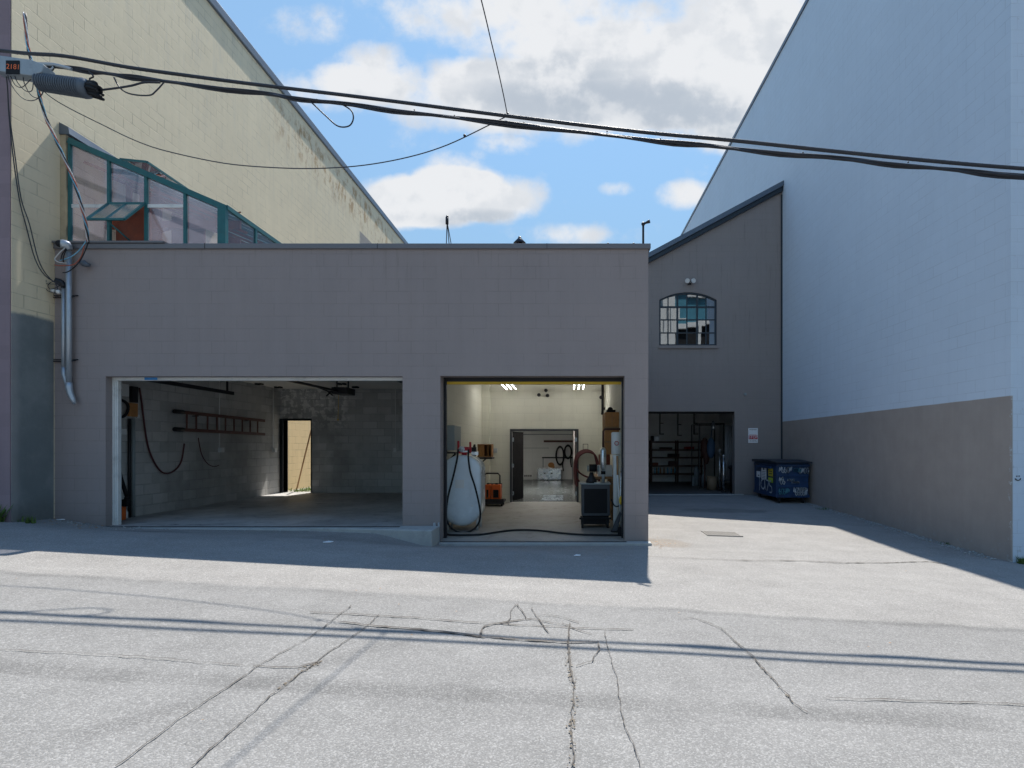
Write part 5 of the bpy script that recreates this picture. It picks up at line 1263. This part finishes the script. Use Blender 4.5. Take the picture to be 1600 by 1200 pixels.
shelfbox(1022, 1030, 681, 689.5, 'galv', 'storage_tin', 'silver tin on the top shelf of the rack', 'tin')
shelfbox(1018.5, 1022, 681, 689.5, 'black', 'storage_tin', 'black tin on the top shelf, far left', 'tin')
shelfbox(1032, 1051, 699, 702, 'brown_frame', 'tool_case', 'flat dark case on the second shelf', 'case')
shelfbox(1071, 1085, 698, 702, 'red_paint', 'tool_case', 'dark red box on the second shelf, right half', 'case')
shelfbox(1045, 1062, 709, 714.5, 'black', 'compressor', 'black machine on the third shelf of the rack', 'machine')
shelfbox(1046, 1058, 720.5, 727.4, 'brown_frame', 'storage_tin', 'brown tub on the fourth shelf below the machine', 'tub')
shelfbox(1020, 1029, 723, 727.4, 'redwood', 'storage_tin', 'small red brown box on the fourth shelf, left', 'box')
YH = 21.2
for i, (px, y1) in enumerate(((1031, 679), (1059, 681), (1084.5, 679))):
    a = P(px, y1, YH); o_ = thing('hanging_bracket', (a.x, YH, a.z), ('left', 'middle', 'right')[i] + ' black hanging bracket under the rear bay ceiling', 'bracket', 'hanging brackets in the rear bay')
    MB().box(a.x - .025, a.x + .025, YH - .025, YH + .025, a.z, 3.3).build('post', MAT['black_metal'], o_)
    MB().box(a.x + .025, a.x + .16, YH - .02, YH + .02, a.z, a.z + .04).box(a.x + .025, a.x + .14, YH - .02, YH + .02, a.z + .43, a.z + .47).build('arm', MAT['black_metal'], o_)
fr = thing('tube_stand', (P(1110, 0, 19).x, 19, .01), 'tall black tube stand in the rear bay beside the rack', 'stand')
fa, fb = P(1093, 662, 19), P(1131, 660, 19)
for x, y in ((fa.x, 19), (fb.x, 19), (fa.x, 20.2), (fb.x, 20.2)): MB().bar((x, y, .01), (x, y, fa.z), .035).build('post', MAT['black_metal'], fr)
MB().bar((fa.x, 19, fa.z), (fb.x, 19, fa.z), .035).bar((fa.x, 20.2, fa.z), (fb.x, 20.2, fa.z), .035).bar((fa.x, 19, fa.z), (fa.x, 20.2, fa.z), .035).bar((fb.x, 19, fa.z), (fb.x, 20.2, fa.z), .035).build('top_bar', MAT['black_metal'], fr)
q = P(1114.5, 666, 18.9); lm = thing('hanging_pot', q, 'small silver pot shade hanging from the black frame', 'pot')
MB().tube([(q.x, 18.9, q.z + .17), (q.x, 18.9, q.z + .06), (q.x, 18.9, q.z + .05), (q.x, 18.9, q.z - .10), (q.x, 18.9, q.z - .14)], [.05, .06, .075, .07, .04], 14).build('shade', MAT['steel'], lm); MB().cyl((q.x, 18.9, q.z + .17), (q.x, 18.98, fa.z + .03), .03, 8).build('hook', MAT['black'], lm)
q = P(1111, 700, 19.2); tag(MB().ball(q, .28, 14, (.55, .4, 1.35)).cyl(q + Vector((0, 0, .3)), (q.x, 19.05, fa.z), .012, 6).build('hanging_bag', MAT['blue_bag']), 'blue grey bag hanging from the black frame', 'bag')
q = P(1101, 700, 19.4); tag(MB().ball(q, .25, 12, (.6, .5, 1.6)).ball(q + Vector((.05, -.05, -.3)), .2, 10, (.6, .5, 1.5)).bar((q.x, q.y, .01), (q.x, q.y, q.z), .05).build('coat_stand', MAT['brown_frame']), 'dark brown coats bundled on a stand by the rack', 'coats')
for i, (px, y0_, y1_, r, Y) in enumerate(((1124.5, 705, 757, .032, 18.4), (1130.5, 714, 770, .036, 17.6))):
    q = P(px, y0_, Y); o_ = thing('steel_post', (q.x, Y, .01), 'farther silver post beside the black frame' if not i else 'nearer silver post with ball top in the rear bay', 'post', 'silver posts in the rear bay')
    MB().cyl((q.x, Y, .01), (q.x, Y, q.z), r, 10).build('tube', MAT['alu'], o_); MB().ball((q.x, Y, q.z + .03), r * 1.5, 8).build('cap', MAT['steel'], o_); MB().cyl((q.x, Y, .01), (q.x, Y, .05), r * 2.4, 12).build('foot', MAT['black_metal'], o_)
q = P(1112.5, 760, 18.6); tag(MB().cyl((q.x, 18.6, .01), (q.x, 18.6, .46), .17, 16).cyl((q.x, 18.6, .46), (q.x, 18.6, .48), .178, 16).build('fibre_drum', MAT['cardboard']), 'brown fibre drum on the rear bay floor', 'drum')
q = P(1088, 757, 20.5); tag(MB().tube([(q.x, 20.5, .01), (q.x, 20.5, .62), (q.x, 20.5, .72), (q.x, 20.5, .76)], [.09, .09, .05, .03], 12).box(q.x - .2, q.x - .1, 20.4, 20.5, .01, .35).build('gas_cylinder', MAT['enclosure']), 'grey gas cylinder standing in front of the rack', 'cylinder')
q = P(1099, 757, 20.0); tag(MB().tube([(q.x, 20.0, .01), (q.x, 20.0, .45), (q.x, 20.0, .5)], [.07, .07, .03], 10).tube([(q.x, 20, .5), (q.x + .05, 20, .8), (q.x + .15, 20, .9)], .02, 6, 3).build('vacuum_cleaner', MAT['enclosure']), 'small grey vacuum with hose beside the gas cylinder', 'vacuum')
mb = MB(); pts = []
for i in range(25):
    t = i / 24; pts.append((P(1133, 0, 18.2).x + t * .30, 18.2 + .05 * math.sin(t * 26)))
for (xa, ya), (xb, yb) in zip(pts, pts[1:]): mb.poly([(xa, ya, .35), (xb, yb, .35), (xb, yb, 2.25), (xa, ya, 2.25)])
for f in mb.b.faces: f.smooth = True
bmesh.ops.remove_doubles(mb.b, verts=list(mb.b.verts), dist=.001)
o_ = mb.build('fabric_curtain', MAT['cloth']); tag(o_, 'pleated grey curtain hanging at the right of the rear bay', 'curtain')
sm_ = o_.modifiers.new('solid', 'SOLIDIFY'); sm_.thickness = .006
q = P(1143, 770, 17.35); bl = thing('black_bollard', (q.x, 17.35, .01), 'black bag topped post just inside the rear bay', 'post')
MB().cyl((q.x, 17.35, .01), (q.x, 17.35, .80), .05, 12).build('post', MAT['black'], bl); MB().ball((q.x - .02, 17.35, .85), .09, 10, (1, .8, .8)).build('top', MAT['rubber'], bl)
q = P(1147, 740, 17.2); tag(MB().cyl((q.x, 17.22, .01), (q.x, 17.22, 2.3), .022, 8).build('door_rail', MAT['galv']), 'thin steel rail inside the right edge of the rear bay', 'rail')

# ------------------------------------------------------------------ ground bits
a = G(1105, 837.5); b_ = G(1158, 837.5); c = G(1130, 832)
mb = MB(); y0, y1 = a.y, c.y; x0, x1 = a.x, b_.x
gzz = lambda x, y: ground(x, y)
zc = gzz((x0 + x1) / 2, (y0 + y1) / 2) + .016
n = 12
sl = (gzz(x1, y0) - gzz(x0, y0)) / (x1 - x0)
for i in range(n):
    x = x0 + (x1 - x0) * (i + .5) / n; z = zc + (x - (x0 + x1) / 2) * sl; mb.box(x - .016, x + .016, y0, y1, z - .03, z)
for y in (y0, y1): mb.bar((x0, y, zc - .01 + (x0 - x1) / 2 * sl), (x1, y, zc - .01 + (x1 - x0) / 2 * sl), .03, .024)
tag(mb.build('drain_grate', MAT['rustgrate']), 'rusty drain grate set in the paved forecourt', 'grate')
for px, py, s, lab in ((513, 848, .06, 'white paper scrap on the shaded asphalt below the left garage'), (902, 869, .045, 'white paper scrap on the shaded asphalt below the right bay'), (95, 813, .05, 'pale scrap by the wall foot under the conduits')):
    q = G(px, py, .012); mb = MB()
    mb.prism([(q.x - s, q.y - s * .5), (q.x + s * .8, q.y - s * .7), (q.x + s, q.y + s * .4), (q.x - s * .3, q.y + s * .8)], q.z - .004, q.z + .006, 'z')
    tag(mb.build('paper_scrap', MAT['paper']), lab, 'litter')
mb = MB(); rnd = random.Random(4)
for i in range(520):
    t = rnd.random() ** 1.3; Y = 8.3 + t * 8; X = 6.75 - abs(rnd.gauss(0, .13)); s = rnd.uniform(.005, .024) * rnd.random() + .004; z = ground(X, Y)
    mb.ball((X, Y, z + s * .4), s, 5, (1, 1, .6))
for i in range(160):
    X = rnd.uniform(-8.3, -2.2); Y = 8.6 - abs(rnd.gauss(0, .12)); s = rnd.uniform(.005, .016); mb.ball((X, Y, ground(X, Y) + s * .4), s, 5, (1, 1, .6))
o_ = mb.build('gravel', MAT['concrete'], kind='stuff'); tag(o_, 'loose pale grit along the wall bases', 'gravel')

mb = MB(); rnd = random.Random(9)
def bit(X, Y, s_):
    a = rnd.uniform(0, 6.28); c_, d_ = math.cos(a) * s_, math.sin(a) * s_; z = ground(X, Y) + .012 + rnd.uniform(0, .006)
    mb.poly([(X + c_, Y + d_, z), (X - d_ * .45, Y + c_ * .45, z + s_ * .3), (X - c_, Y - d_, z), (X + d_ * .45, Y - c_ * .45, z + .001)])
for i in range(220):
    q = rnd.random()
    if q < .35: bit(6.74 - abs(rnd.gauss(0, .16)), rnd.uniform(8.3, 14.4), rnd.uniform(.008, .028))
    elif q < .6: bit(rnd.uniform(-8.3, -7.4), 8.6 - abs(rnd.gauss(0, .2)), rnd.uniform(.008, .026))
    elif q < .8: bit(1.35 + abs(rnd.gauss(0, .2)), 8.6 + rnd.gauss(0, .3), rnd.uniform(.008, .022))
    else: bit(rnd.uniform(-6, 6), rnd.uniform(2.6, 7.5), rnd.uniform(.005, .014))
o_ = mb.build('leaf_litter', MAT['wood'], kind='stuff'); tag(o_, 'dry leaf bits scattered along the wall bases and the lane', 'leaf litter')
